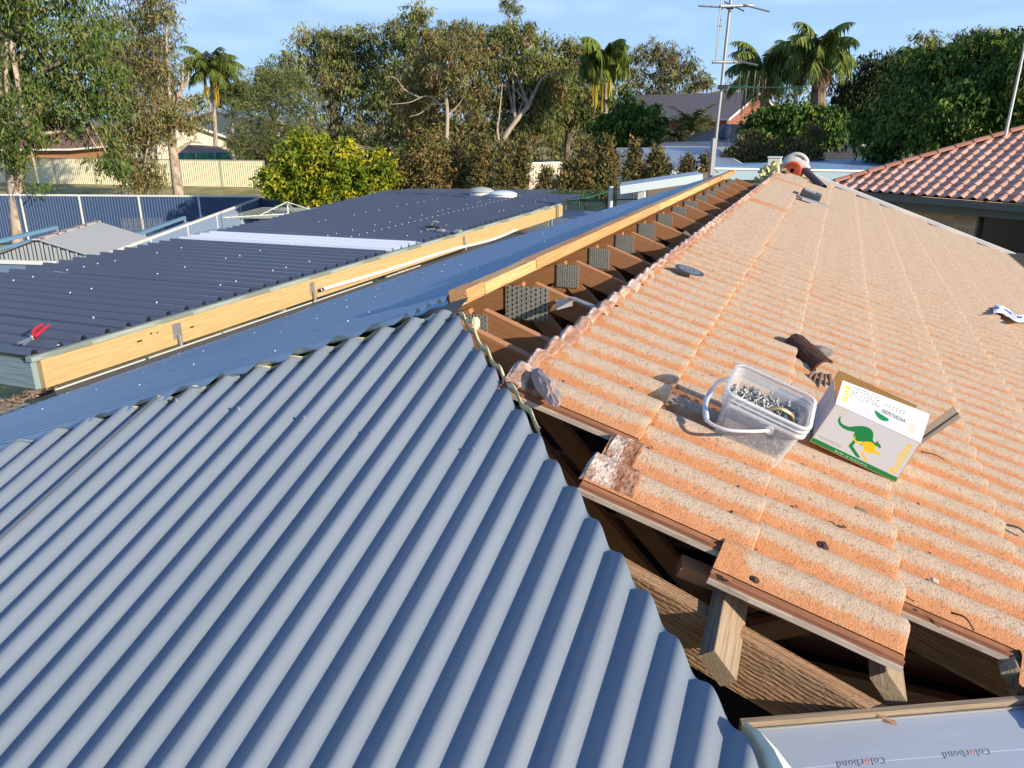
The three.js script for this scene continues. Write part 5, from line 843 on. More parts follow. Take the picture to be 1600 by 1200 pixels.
// middle distance roofs
{
  const slab = (name, label, cat, pts, th, roofM, wallM, trim) => {      // a low pitched roof given by its corners, with walls to the ground and an edge trim
    const t = thing(name, label, cat, null, pts[0].clone().setY(GY)), q = new Poly(); q.quad(...pts); mesh('roof', q.geo(), roofM, t);
    for (let i = 0; i < pts.length; i++) { const a = pts[i], b = pts[(i + 1) % pts.length]; mesh('fascia', beam(a.clone().add(V(0, -th / 2, 0)), b.clone().add(V(0, -th / 2, 0)), 0.06, th), trim, t); const c = pts.reduce((s, p) => s.add(p), V(0, 0, 0)).multiplyScalar(1 / pts.length), i0 = a.clone().lerp(c, 0.06), i1 = b.clone().lerp(c, 0.06); const w = new Poly(); w.quad(i0.clone().setY(GY), i1.clone().setY(GY), i1.clone().setY(i1.y - th), i0.clone().setY(i0.y - th)); mesh('wall', w.geo(), wallM, t); }
    return t;
  };
  const wm = std({ color: col(0.62, 0.60, 0.55), roughness: 0.8 }), gr = std({ color: col(0.26, 0.30, 0.36), roughness: 0.4 });
  slab('grey_carport', 'wide low grey steel roof with white back edge beyond the hedge', 'carport', [atD(1010, 266, 26), atD(1180, 268, 26), atD(1118, 230, 33), atD(962, 231, 33)], 0.16, gr, wm, std({ color: col(0.70, 0.72, 0.72), roughness: 0.5 }));
  slab('skillion_shed', 'dark low shed roof with pale edge left of the satellite dish', 'shed', [atD(1030, 228, 35), atD(1185, 230, 35), atD(1150, 218, 40), atD(1040, 222, 40)], 0.25, std({ color: col(0.10, 0.12, 0.15), roughness: 0.6 }), std({ color: col(0.36, 0.37, 0.36), roughness: 0.8 }), std({ color: col(0.34, 0.38, 0.42), roughness: 0.5 }));
  // dark slatted tile roof with satellite dish
  const dt = tex(256, 256, (u, v) => { const k = ((v * 10) % 1) < 0.22 ? 0.35 : 1, w = 0.85 + 0.3 * fbm(u * 20, v * 10, 3, 2, 20, 10); return [0.070 * k * w, 0.068 * k * w, 0.072 * k * w]; }, 1, true); dt.repeat.set(0.33, 0.33);
  const c1 = atD(1180, 215, 43), bA = building('dark_roof_house', 'brick house with dark tiled hip roof behind the dense hedge', 'house', c1, 0.50, 8, 15, 2.7, 1.45, 0.6, std({ color: col(0.50, 0.36, 0.20), roughness: 0.9 }), std({ map: dt, roughness: 0.8 }), { hip: true });
  const dp = atD(1137, 212, 36), ds = thing('satellite_dish', 'small dark blue satellite dish in front of dark tiled roof', 'satellite dish', null, dp), dg = new THREE.SphereGeometry(0.55, 18, 8, 0, 6.283, 0, 0.75); dg.rotateX(1.2); dg.rotateY(-0.5); dg.scale(0.8, 1, 1); dg.translate(dp.x, dp.y, dp.z - 0.35); mesh('dish', dg, std({ color: col(0.03, 0.05, 0.10), roughness: 0.5 }), ds); mesh('bracket', tube([dp.clone().add(V(0, -0.1, -0.1)), dp.clone().add(V(0.0, -0.7, -0.2)), dp.clone().add(V(0, -1.0, -0.3))], 0.03, 6), M.charcoal, ds);
  building('gable_house', 'distant house with grey gable roof and red brick wall', 'house', atD(1072, 185, 78), 1.15, 8.5, 14, 4.7, 2.0, 0.5, std({ color: col(0.26, 0.11, 0.075), roughness: 0.9 }), std({ color: col(0.17, 0.15, 0.15), roughness: 0.7 }), { trim: std({ color: col(0.66, 0.62, 0.56), roughness: 0.6 }) });
  building('pale_house', 'distant pale roofed house between the two tall right palms', 'house', atD(1285, 172, 105), 0.4, 8, 14, 3.6, 2.4, 0.5, std({ color: col(0.5, 0.45, 0.38), roughness: 0.9 }), std({ color: col(0.42, 0.38, 0.36), roughness: 0.6 }), {});
  building('brown_roof_house', 'brick house with brown tiled roof behind the cream fence at left', 'house', atD(70, 222, 84), 0.5, 9.5, 15, 2.5, 2.3, 0.7, std({ color: col(0.34, 0.17, 0.09), roughness: 0.9 }), std({ map: ribRoof([0.20, 0.11, 0.08], 20, 1), roughness: 0.8 }), { hip: true });
  building('cream_house', 'cream house with pale roof seen behind the leaning gum trunk', 'house', atD(262, 222, 88), 0.9, 9, 13, 2.9, 1.6, 0.6, std({ color: col(0.62, 0.57, 0.47), roughness: 0.9 }), std({ color: col(0.52, 0.53, 0.52), roughness: 0.6 }), {});
  building('blue_roof_house', 'cream building with light blue grey roof right of the left palm', 'building', atD(362, 196, 95), 0.5, 9, 12, 4.2, 1.2, 0.5, std({ color: col(0.60, 0.57, 0.47), roughness: 0.9 }), std({ color: col(0.34, 0.42, 0.50), roughness: 0.5 }), {});
  const ga = atD(278, 238, 66), gz = thing('garden_gazebo', 'green shade cloth gazebo with brown canopy behind the cream fence', 'gazebo', null, ga.clone().setY(GY));
  const p = [atD(276, 239, 66), atD(362, 238, 64), atD(340, 228, 70), atD(290, 226, 70)], q = new Poly(); q.quad(...p); mesh('canopy', q.geo(), std({ color: col(0.27, 0.17, 0.14), roughness: 0.9 }), gz); const w = new Poly(); w.quad(p[0].clone().setY(GY + 0.4), p[1].clone().setY(GY + 0.4), p[1], p[0]); mesh('shade_cloth', w.geo(), std({ color: col(0.03, 0.17, 0.13), roughness: 0.9 }), gz); for (const k of [0, 0.35, 0.7, 1]) { const b = p[0].clone().lerp(p[1], k); mesh('post', beam(b.clone().setY(GY), b, 0.07, 0.07, V(1, 0, 0)), M.galvDull, gz); }
}
// ---------------------------------------------------------------- trees and shrubs
const leafMat = new THREE.MeshPhysicalMaterial({ vertexColors: true, roughness: 0.75, side: THREE.DoubleSide, specularIntensity: 0.35 });
const barkTex = (c0, c1, s) => tex(128, 256, (u, v) => mm(c0, c1, sstep(0.35, 0.65, fbm(u * 5, v * 9, s, 4, 5, 9))), 1, true);
const barkPale = std({ map: barkTex([0.27, 0.21, 0.16], [0.46, 0.39, 0.32], 701), roughness: 0.9 }), barkDark = std({ map: barkTex([0.09, 0.065, 0.045], [0.22, 0.16, 0.115], 702), roughness: 0.95 }), barkMid = std({ map: barkTex([0.22, 0.165, 0.12], [0.42, 0.34, 0.26], 703), roughness: 0.95 });
const PAL = {   // real leaf colours: dark, mid, light, odd
  gum: [[0.036, 0.054, 0.016], [0.145, 0.172, 0.052], [0.31, 0.31, 0.11], [0.248, 0.1395, 0.0697]],
  gumbrown: [[0.042, 0.050, 0.018], [0.162, 0.160, 0.056], [0.32, 0.285, 0.115], [0.25, 0.125, 0.065]],
  gumgreen: [[0.0377, 0.0725, 0.0174], [0.0943, 0.1522, 0.0348], [0.1958, 0.2465, 0.0725], [0.2175, 0.174, 0.058]],
  fine: [[0.06, 0.087, 0.03], [0.1275, 0.1575, 0.054], [0.2025, 0.225, 0.09], [0.15, 0.15, 0.0675]],
  yellow: [[0.040, 0.085, 0.010], [0.135, 0.200, 0.014], [0.36, 0.34, 0.018], [0.46, 0.38, 0.02]],
  lilly: [[0.045, 0.055, 0.018], [0.125, 0.120, 0.040], [0.26, 0.205, 0.075], [0.30, 0.17, 0.07]],
  dense: [[0.020, 0.052, 0.010], [0.070, 0.140, 0.024], [0.19, 0.27, 0.045], [0.25, 0.27, 0.06]],
  dark: [[0.0234, 0.039, 0.0156], [0.0494, 0.0728, 0.026], [0.1105, 0.13, 0.0455], [0.13, 0.1105, 0.039]],
  hedge: [[0.025, 0.06, 0.0125], [0.065, 0.1313, 0.0225], [0.1875, 0.25, 0.0375], [0.2375, 0.25, 0.0375]],
};
// leaves gathered in clumps through the volume of the given lobes: [centre, rx, ry, rz]
function foliage(lobes, o) {
  const rg = mulberry(o.seed), P = [], N = [], C = [], pal = PAL[o.pal], tot = lobes.reduce((s, l) => s + l.rx * l.ry + l.rz * l.rx, 0);
  for (const L of lobes) {
    const clumps = Math.max(5, Math.round(o.n * (L.rx * L.ry + L.rz * L.rx) / tot / o.per));
    for (let k = 0; k < clumps; k++) {
      const th = rg() * 6.2832, cz = 2 * rg() - 1, r = Math.pow(rg(), o.shell ?? 0.42), q = Math.sqrt(1 - cz * cz);
      const wob = 0.72 + 0.56 * fbm(th * 1.3 + L.c.x, cz * 2.4 + L.c.z, o.seed + 3, 3);
      const dx = q * Math.cos(th) * r * wob, dy = cz * r * wob, dz = q * Math.sin(th) * r * wob;
      const c = V(L.c.x + dx * L.rx, L.c.y + dy * L.ry, L.c.z + dz * L.rz), cs = o.clump * (0.6 + 0.8 * rg());
      const tone = clamp(0.48 + 0.6 * (rg() - 0.5) + 0.5 * (fbm(c.x * 0.9, c.y * 0.9 + c.z * 0.7, o.seed + 9, 2) - 0.5)), odd = rg() < (o.odd ?? 0.08);
      for (let i = 0; i < o.per; i++) {
        const a = V(c.x + (rg() + rg() - 1) * cs, c.y + (rg() + rg() - 1) * cs * (o.flat ?? 0.75), c.z + (rg() + rg() - 1) * cs);
        const d = V(rg() - 0.5, (rg() - 0.5) - (o.droop ?? 0.5), rg() - 0.5).normalize(), w = V(rg() - 0.5, rg() - 0.5, rg() - 0.5).cross(d).normalize();
        const l = o.leaf * (0.6 + 0.8 * rg()), wd = l * (o.asp ?? 0.3);
        const n = w.clone().cross(d).normalize(), m = a.clone().addScaledVector(d, l * 0.45), t = a.clone().addScaledVector(d, l).addScaledVector(n, -l * 0.12), s1 = m.clone().addScaledVector(w, wd / 2), s2 = m.clone().addScaledVector(w, -wd / 2);
        const tn = clamp(tone + 0.35 * (rg() - 0.5)); let cc = tn < 0.5 ? mm(pal[0], pal[1], tn * 2) : mm(pal[1], pal[2], tn * 2 - 1); if (odd) cc = mm(cc, pal[3], 0.75);
        for (const v of [a, s1, t, a, t, s2]) { P.push(v.x, v.y, v.z); N.push(n.x, n.y, n.z); C.push(cc[0], cc[1], cc[2]); }
      }
    }
  }
  const g = new THREE.BufferGeometry(); g.setAttribute('position', new THREE.Float32BufferAttribute(P, 3)); g.setAttribute('normal', new THREE.Float32BufferAttribute(N, 3)); g.setAttribute('color', new THREE.Float32BufferAttribute(C, 3)); return g;
}
// lobes are written as pixels of the photograph at the tree's distance: [px, py, half width, half height, nearer (-) or further (+) in metres]
function tree(name, label, cat, D, lobes, o, trunk, group) {
  const k = D / FPX, L = lobes.map(([x, y, a, b, dz = 0]) => { const c = atD(x, y, D + dz); return { c, rx: a * k, ry: b * k, rz: Math.min(a, b * 1.3) * k * (o.depth ?? 1) }; });
  const base = atD(trunk ? trunk.pts[0][0] : lobes[0][0], 300, D).setY(GY), t = thing(name, label, cat, group, base), rg = mulberry(o.seed + 5);
  mesh('crown', foliage(L, o), leafMat, t);
  if (trunk) {
    const pts = trunk.pts.map(([x, y, dz = 0], i) => atD(x, y, D + dz)); pts.unshift(base.clone().setX(pts[0].x).setZ(pts[0].z)); if (Math.abs(pts[1].y - GY) < 0.6) pts.splice(1, 1);
    const T = [tube(pts, trunk.r, 9, trunk.r * 0.55)], top = pts[pts.length - 1];
    for (const b of trunk.limbs ?? []) T.push(tube(b.map(([x, y, dz = 0]) => atD(x, y, D + dz)), trunk.r * (b.r ?? 0.42), 7, trunk.r * 0.10));
    if (trunk.auto !== 0) for (const l of L) for (let i = 0; i < (trunk.auto ?? 2); i++) { const s = pts[Math.max(1, pts.length - 1 - Math.floor(rg() * 2))], e = l.c.clone().add(V((rg() - 0.5) * l.rx, (rg() - 0.2) * l.ry * 0.8, (rg() - 0.5) * l.rz)), m = s.clone().lerp(e, 0.5).add(V((rg() - 0.5) * 0.5, 0.25 + 0.3 * rg(), (rg() - 0.5) * 0.5)); T.push(tube([s, m, e], trunk.r * 0.36, 6, trunk.r * 0.07)); }
    mesh('trunk', join(T), trunk.mat ?? barkMid, t);
  }
  return t;
}
const G = (seed, n, pal, x = {}) => Object.assign({ seed, n, pal, per: 24, clump: 0.50, leaf: 0.31, asp: 0.22, droop: 0.55 }, x);
// -- the two big trees at the left
tree('gum_tree', 'large green gum tree with bare grey trunk at far left', 'tree', 34,
  [[40, 20, 110, 62, 0], [-60, 60, 110, 80, 1], [120, 95, 82, 46, -1], [60, 130, 95, 44, 0.5], [-20, 160, 90, 60, -1], [150, 165, 66, 36, -0.5], [90, 190, 62, 26, 1], [165, 235, 32, 26, -1], [180, 262, 30, 14, -1], [30, 250, 36, 16, -1], [20, 210, 42, 30, -1], [60, 290, 18, 8, -1], [150, 40, 50, 36, 1], [-60, -40, 120, 60, 0], [80, -60, 100, 50, 0]],
  G(11, 30000, 'gumgreen', { clump: 0.46, leaf: 0.24, asp: 0.24, odd: 0.10, per: 16, shell: 0.5 }),
  { r: 0.33, mat: barkPale, pts: [[30, 365], [20, 250], [8, 150], [14, 40]], limbs: [[[16, 225], [60, 170], [110, 130], [150, 100]], [[12, 150], [50, 100], [95, 60]], [[14, 110], [70, 60], [130, 30]], [[22, 262], [60, 215], [100, 205], [150, 210]], [[10, 60], [-40, 20], [-80, -20]]], auto: 1 });
tree('gum_tree', 'tall brownish gum with snapped pale trunk beside the left palm', 'tree', 48,
  [[225, 40, 48, 44, 1], [215, 105, 60, 40, 0], [250, 110, 34, 50, 1], [205, 165, 62, 42, -1], [262, 180, 36, 30, -1], [215, 215, 55, 24, 0], [300, 190, 26, 22, 0], [220, 275, 42, 24, -1], [180, 90, 40, 40, 1], [205, 255, 40, 24, 0], [240, 5, 30, 26, 0]],
  G(12, 21000, 'gumbrown', { clump: 0.48, leaf: 0.26, odd: 0.14, per: 14, shell: 0.5 }),
  { r: 0.31, mat: barkPale, pts: [[279, 303], [268, 215], [266, 175], [276, 150]], limbs: Object.assign([[[270, 165], [283, 140], [286, 100]], [[276, 150], [292, 128], [295, 112]], [[268, 200], [285, 180], [297, 152]], [[266, 180], [248, 120], [236, 70]], [[232, 300], [226, 250], [234, 200], [238, 150]], [[248, 300], [243, 240], [250, 190]], [[275, 238], [300, 222], [316, 224]]]), auto: 1 });
// -- wall of trees in the middle
tree('paperbark_tree', 'rounded olive green fine leaved tree right of the left palm', 'tree', 58, [[428, 150, 68, 38], [400, 190, 48, 46], [455, 195, 48, 52], [425, 225, 70, 30], [378, 222, 30, 24], [440, 125, 36, 18]], G(13, 18000, 'fine', { leaf: 0.26, asp: 0.16, clump: 0.5, droop: -0.1 }), { r: 0.25, mat: barkDark, pts: [[425, 250], [425, 190]] });
tree('dark_gum_tree', 'broad dark gum crown rising behind the rounded olive tree', 'tree', 78, [[500, 90, 62, 42], [555, 80, 52, 36], [450, 112, 40, 26], [415, 125, 28, 18], [590, 120, 50, 50], [540, 140, 70, 50], [500, 60, 30, 18], [395, 140, 22, 22], [560, 55, 30, 18]], G(14, 19000, 'gum', { leaf: 0.44, clump: 0.75 }), { r: 0.4, mat: barkDark, pts: [[520, 240], [520, 150]] });
tree('tall_gum_tree', 'tallest gum in the middle with open tufted top', 'tree', 74, [[640, 60, 42, 34], [650, 22, 28, 18], [615, 48, 26, 22], [668, 70, 24, 30], [640, 115, 46, 40], [690, 55, 20, 18], [620, 160, 50, 40]], G(15, 12500, 'gum', { leaf: 0.40, clump: 0.6, shell: 0.6 }), { r: 0.32, mat: barkMid, pts: [[645, 240], [655, 130], [650, 60]], auto: 2 });
tree('white_gum_tree', 'white trunked gum with bare curved branches in the middle', 'tree', 54, [[700, 80, 56, 36, -0.6], [690, 118, 26, 14, -1.2], [715, 128, 22, 16, -1.4], [660, 120, 40, 34, 2], [735, 100, 44, 36, 1], [690, 140, 40, 26, 2.5], [740, 155, 36, 30, 1], [715, 52, 36, 20, 1], [650, 165, 44, 26, 3], [670, 200, 50, 24, 3]], G(16, 16000, 'gumbrown', { leaf: 0.32, clump: 0.5, shell: 0.55 }),
  { r: 0.17, mat: std({ color: col(0.40, 0.34, 0.28), roughness: 0.9 }), pts: [[698, 222], [699, 178], [696, 140], [697, 100]], limbs: Object.assign([[[697, 162], [675, 164], [655, 178], [640, 182]], [[690, 164], [668, 150], [640, 160], [612, 163]], [[655, 152], [632, 140], [618, 122], [608, 120]], [[698, 118], [684, 110], [668, 104], [662, 90]], [[697, 120], [702, 95], [688, 70]], [[700, 180], [715, 165], [726, 150]], [[697, 100], [690, 80], [680, 58]]], {}), auto: 0 });
tree('spreading_gum_tree', 'wide gum with leaning pale forked trunk right of the white gum', 'tree', 57, [[790, 80, 56, 36], [830, 105, 52, 40], [770, 130, 46, 40], [830, 150, 56, 36], [800, 185, 46, 30], [860, 130, 40, 36], [760, 60, 36, 22], [810, 55, 40, 20], [850, 185, 40, 30]], G(17, 20000, 'gum', { leaf: 0.34, clump: 0.5, odd: 0.16 }),
  { r: 0.26, mat: barkPale, pts: [[781, 240, -3], [788, 215, -3], [805, 190, -3], [826, 165, -2.6]], limbs: [[[783, 232, -3], [777, 205, -3], [780, 180, -3], [785, 130, -2.5]], [[826, 165, -2.6], [850, 120, -2.6], [880, 112, -2.4]], [[785, 130], [775, 120], [760, 135]], [[800, 195], [815, 150], [790, 100]]], auto: 1 });
tree('thin_gum_tree', 'sparse wispy treetop standing alone above the middle gums', 'tree', 92, [[797, 8, 20, 12], [790, 2, 14, 8], [806, 14, 12, 6], [800, 40, 26, 12], [826, 48, 16, 10]], G(18, 1700, 'gum', { leaf: 0.36, clump: 0.45, shell: 0.8 }), { r: 0.16, mat: barkMid, pts: [[796, 200], [797, 60], [799, 34]], limbs: [[[799, 36], [792, 18], [788, 4]], [[799, 36], [806, 20], [808, 8]], [[798, 44], [797, 20], [798, 4]]], auto: 0 });
tree('olive_gum_tree', 'olive gum with twin dark trunks left of the weeping palm', 'tree', 60, [[870, 92, 42, 30], [905, 130, 42, 50], [880, 160, 50, 36], [920, 175, 40, 30], [850, 175, 30, 26], [895, 75, 26, 16], [935, 150, 26, 32]], G(19, 15000, 'gum', { leaf: 0.34, clump: 0.5, odd: 0.12 }), { r: 0.28, mat: barkDark, pts: [[885, 250], [888, 205], [890, 170]], limbs: [[[912, 250], [908, 205], [905, 160]], [[888, 205], [850, 178], [830, 185]], [[890, 190], [920, 178], [950, 188]]], auto: 1 });
tree('dark_open_gum_tree', 'tall open dark gum above the grey gable house', 'tree', 82, [[1025, 78, 32, 20], [1000, 92, 26, 18], [1050, 95, 34, 24], [1075, 105, 26, 16], [1035, 125, 48, 30], [1085, 130, 26, 16], [1040, 150, 50, 18], [990, 120, 24, 24], [1100, 128, 18, 12]], G(20, 7600, 'gumbrown', { leaf: 0.42, clump: 0.62, shell: 0.65 }), { r: 0.22, mat: barkMid, pts: [[1026, 232], [1032, 180], [1036, 140], [1030, 90]], auto: 1 });
tree('green_tree', 'dense bright green tree below the weeping palm', 'tree', 50, [[985, 185, 46, 40], [950, 205, 30, 28], [1010, 200, 30, 30], [975, 215, 44, 24]], G(21, 9000, 'dense', { leaf: 0.30, asp: 0.4, clump: 0.4 }), { r: 0.2, mat: barkDark, pts: [[980, 250], [980, 200]] });
// understorey that closes the gaps below the crowns
tree('understorey', 'dim tangle of shrubs below the middle gum crowns', 'shrubs', 72, [[400, 245, 60, 24], [470, 235, 60, 30], [540, 225, 60, 40], [620, 225, 60, 40], [690, 235, 60, 34], [760, 230, 60, 40], [830, 225, 50, 40], [900, 225, 50, 34], [960, 228, 50, 24], [730, 185, 60, 40], [640, 190, 60, 40]], G(22, 15000, 'gumbrown', { leaf: 0.46, clump: 0.8, asp: 0.3, odd: 0.04 }));
// distant belt of woodland
{
  const lobes = [], rg = mulberry(88); for (let px = -250; px < 1900; px += 34) lobes.push({ c: atD(px, 158 - 22 * fbm(px * 0.01, 3, 5, 3), 135 + 18 * rg()), rx: 5.5, ry: 2.8 + 2.4 * rg(), rz: 4 });
  const low = lobes.map((l) => ({ c: l.c.clone().setY(GY + 1.8), rx: 5.5, ry: 3.4, rz: 4 }));
  stuff(tag(mesh('far_woodland', foliage([...lobes, ...low], G(23, 26000, 'gum', { leaf: 0.85, clump: 1.3, asp: 0.4, odd: 0.02 })), leafMat), 'distant belt of dark gum woodland along the horizon', 'woodland'));
}
// -- right side trees
tree('dense_tree', 'huge dense dark green tree above the terracotta roof', 'tree', 30, [[1450, 150, 62, 62], [1520, 140, 66, 66], [1400, 200, 56, 42], [1480, 205, 80, 40, -1], [1570, 180, 52, 48], [1590, 110, 40, 46, -1], [1540, 90, 50, 30], [1470, 100, 44, 28], [1380, 225, 36, 26], [1640, 150, 60, 70], [1420, 165, 30, 30, -1.5], [1500, 165, 44, 34, -2]], G(31, 36000, 'dense', { leaf: 0.17, asp: 0.42, clump: 0.30, per: 18, odd: 0.05, shell: 0.36 }), { r: 0.3, mat: barkDark, pts: [[1480, 290], [1480, 190]] });
tree('yellow_green_tree', 'lighter yellow green foliage at the upper right edge', 'tree', 28, [[1615, 100, 32, 44], [1600, 150, 18, 50]], G(32, 4200, 'hedge', { leaf: 0.18, asp: 0.35, clump: 0.3 }), { r: 0.15, mat: barkDark, pts: [[1625, 240], [1620, 140]] });
tree('round_hedge_tree', 'dense clipped dark green bush in front of two palms', 'tree', 38, [[1215, 195, 48, 28], [1265, 195, 44, 28], [1235, 222, 66, 30], [1295, 200, 24, 26], [1200, 215, 30, 26], [1240, 178, 50, 14]], G(33, 17000, 'hedge', { leaf: 0.20, asp: 0.45, clump: 0.32, per: 16, odd: 0.06 }), { r: 0.18, mat: barkDark, pts: [[1240, 270], [1240, 220]] });
tree('dark_tree', 'dark tree with hidden pale limbs between palms and big tree', 'tree', 50, [[1370, 115, 42, 30], [1400, 110, 30, 28], [1350, 150, 40, 36], [1330, 190, 34, 30], [1370, 175, 44, 44], [1415, 140, 24, 34], [1320, 150, 22, 24]], G(34, 13000, 'dark', { leaf: 0.30, asp: 0.28, clump: 0.45, shell: 0.45 }), { r: 0.22, mat: barkMid, pts: [[1362, 250], [1356, 190], [1346, 160]], limbs: [[[1356, 190], [1350, 165], [1342, 150]], [[1360, 180], [1385, 130], [1395, 110]]], auto: 1 });
tree('rounded_gum_tree', 'rounded dark gum crown above the trees at right', 'tree', 82, [[1445, 72, 28, 20], [1430, 92, 26, 18], [1465, 90, 24, 18], [1450, 110, 40, 20]], G(35, 4200, 'gum', { leaf: 0.46, clump: 0.65 }), { r: 0.3, mat: barkDark, pts: [[1450, 200], [1448, 100]] });
tree('brown_gum_tree', 'brown tinged gum crowns behind the big dense tree', 'tree', 88, [[1510, 66, 26, 16], [1545, 58, 30, 14], [1575, 70, 30, 18], [1530, 84, 50, 20], [1500, 85, 20, 14]], G(36, 5200, 'gumbrown', { leaf: 0.46, clump: 0.65 }), { r: 0.3, mat: barkDark, pts: [[1535, 200], [1535, 90]] });
// -- garden shrubs
tree('yellow_shrub', 'bright yellow green rounded shrub left of the patio roof', 'shrub', 25, [[480, 240, 44, 30], [520, 262, 56, 42], [450, 285, 40, 34], [575, 262, 34, 30], [560, 285, 46, 32], [490, 300, 60, 26], [425, 288, 20, 22], [500, 222, 22, 14], [600, 275, 18, 20], [470, 212, 14, 12], [540, 226, 16, 14], [440, 250, 16, 16], [592, 240, 14, 12], [610, 258, 10, 10], [410, 272, 12, 12]], G(41, 19000, 'yellow', { leaf: 0.13, asp: 0.45, clump: 0.20, per: 22, odd: 0.14, droop: 0.3, shell: 0.5 }), { r: 0.1, mat: barkMid, pts: [[510, 320], [510, 270]] });
tree('tan_shrub', 'large orange brown and green shrub behind the patio roof', 'shrub', 27, [[665, 245, 44, 34], [640, 275, 32, 28], [690, 270, 42, 40], [660, 292, 60, 22], [720, 265, 22, 36], [655, 218, 20, 14]], G(42, 14000, 'lilly', { leaf: 0.13, asp: 0.35, clump: 0.22, per: 16, odd: 0.22, droop: -0.2 }), { r: 0.08, mat: barkDark, pts: [[670, 320], [670, 260]] });
tree('dark_shrub', 'shadowy dark shrub between the yellow and the tan shrubs', 'shrub', 29, [[628, 262, 26, 34], [640, 295, 40, 20]], G(43, 4200, 'dark', { leaf: 0.14, asp: 0.35, clump: 0.24 }), { r: 0.07, mat: barkDark, pts: [[630, 320], [630, 280]] });
const cols = [[752, 212, 16, 'first tall narrow hedge shrub right of the large tan shrub'], [786, 226, 17, 'second narrow hedge shrub from the large tan shrub'], [816, 214, 13, 'narrow hedge shrub just left of the cream fence panel'], [852, 262, 16, 'low hedge shrub in front of the cream fence panel'], [884, 252, 15, 'narrow hedge shrub just right of the cream fence panel'], [915, 218, 19, 'thick hedge shrub between cream panel and white pole'], [948, 214, 17, 'tall hedge shrub directly above the white pole'], [990, 224, 13, 'thin hedge shrub in front of the grey carport roof end'], [1025, 236, 20, 'rounded hedge shrub before the middle of the grey carport'], [1073, 250, 12, 'small hedge shrub before the right half of the grey carport'], [1101, 242, 6, 'slender hedge shoot left of the aerial mast']];
cols.forEach(([px, top, w, lab], i) => { const bot = i < 7 ? 312 : 292, h = (bot - top) / 2, n = Math.round(h * w * 5.2); tree('hedge_shrub', lab, 'shrub', i < 7 ? 26 : 22, [[px, top + h * 0.45, w * 0.62, h * 0.5], [px + 2, top + h, w, h * 0.62], [px - 3, top + h * 1.5, w * 1.1, h * 0.55], [px + 3, top + 6, w * 0.3, 10]], G(50 + i, n, 'lilly', { leaf: 0.115, asp: 0.35, clump: 0.17, per: 12, odd: 0.16, droop: -0.4, shell: 0.5 }), { r: 0.035, mat: barkDark, pts: [[px, bot - 8], [px, top + h * 0.6]], auto: 1 }); });
[[1172, 232, 18, 22, 'brownish shrub below the left end of the clipped bush'], [1205, 240, 16, 18, 'second brownish shrub below the clipped bush'], [1236, 238, 14, 18, 'yellowish shrub below the middle of the clipped bush'], [1268, 228, 16, 26, 'taller brownish shrub below the right of the clipped bush'], [1146, 246, 16, 10, 'low dark shrub at the right end of the grey carport']].forEach(([px, py, a, b, lab], i) => tree('low_shrub', lab, 'shrub', 30, [[px, py, a, b], [px + 4, py - b * 0.6, a * 0.4, b * 0.6], [px, py + b * 0.7, a * 1.1, b * 0.6]], G(70 + i, 2600, 'lilly', { leaf: 0.13, asp: 0.35, clump: 0.2, odd: 0.16, droop: -0.4 }), { r: 0.05, mat: barkDark, pts: [[px, py + b + 16], [px, py]], auto: 1 }));
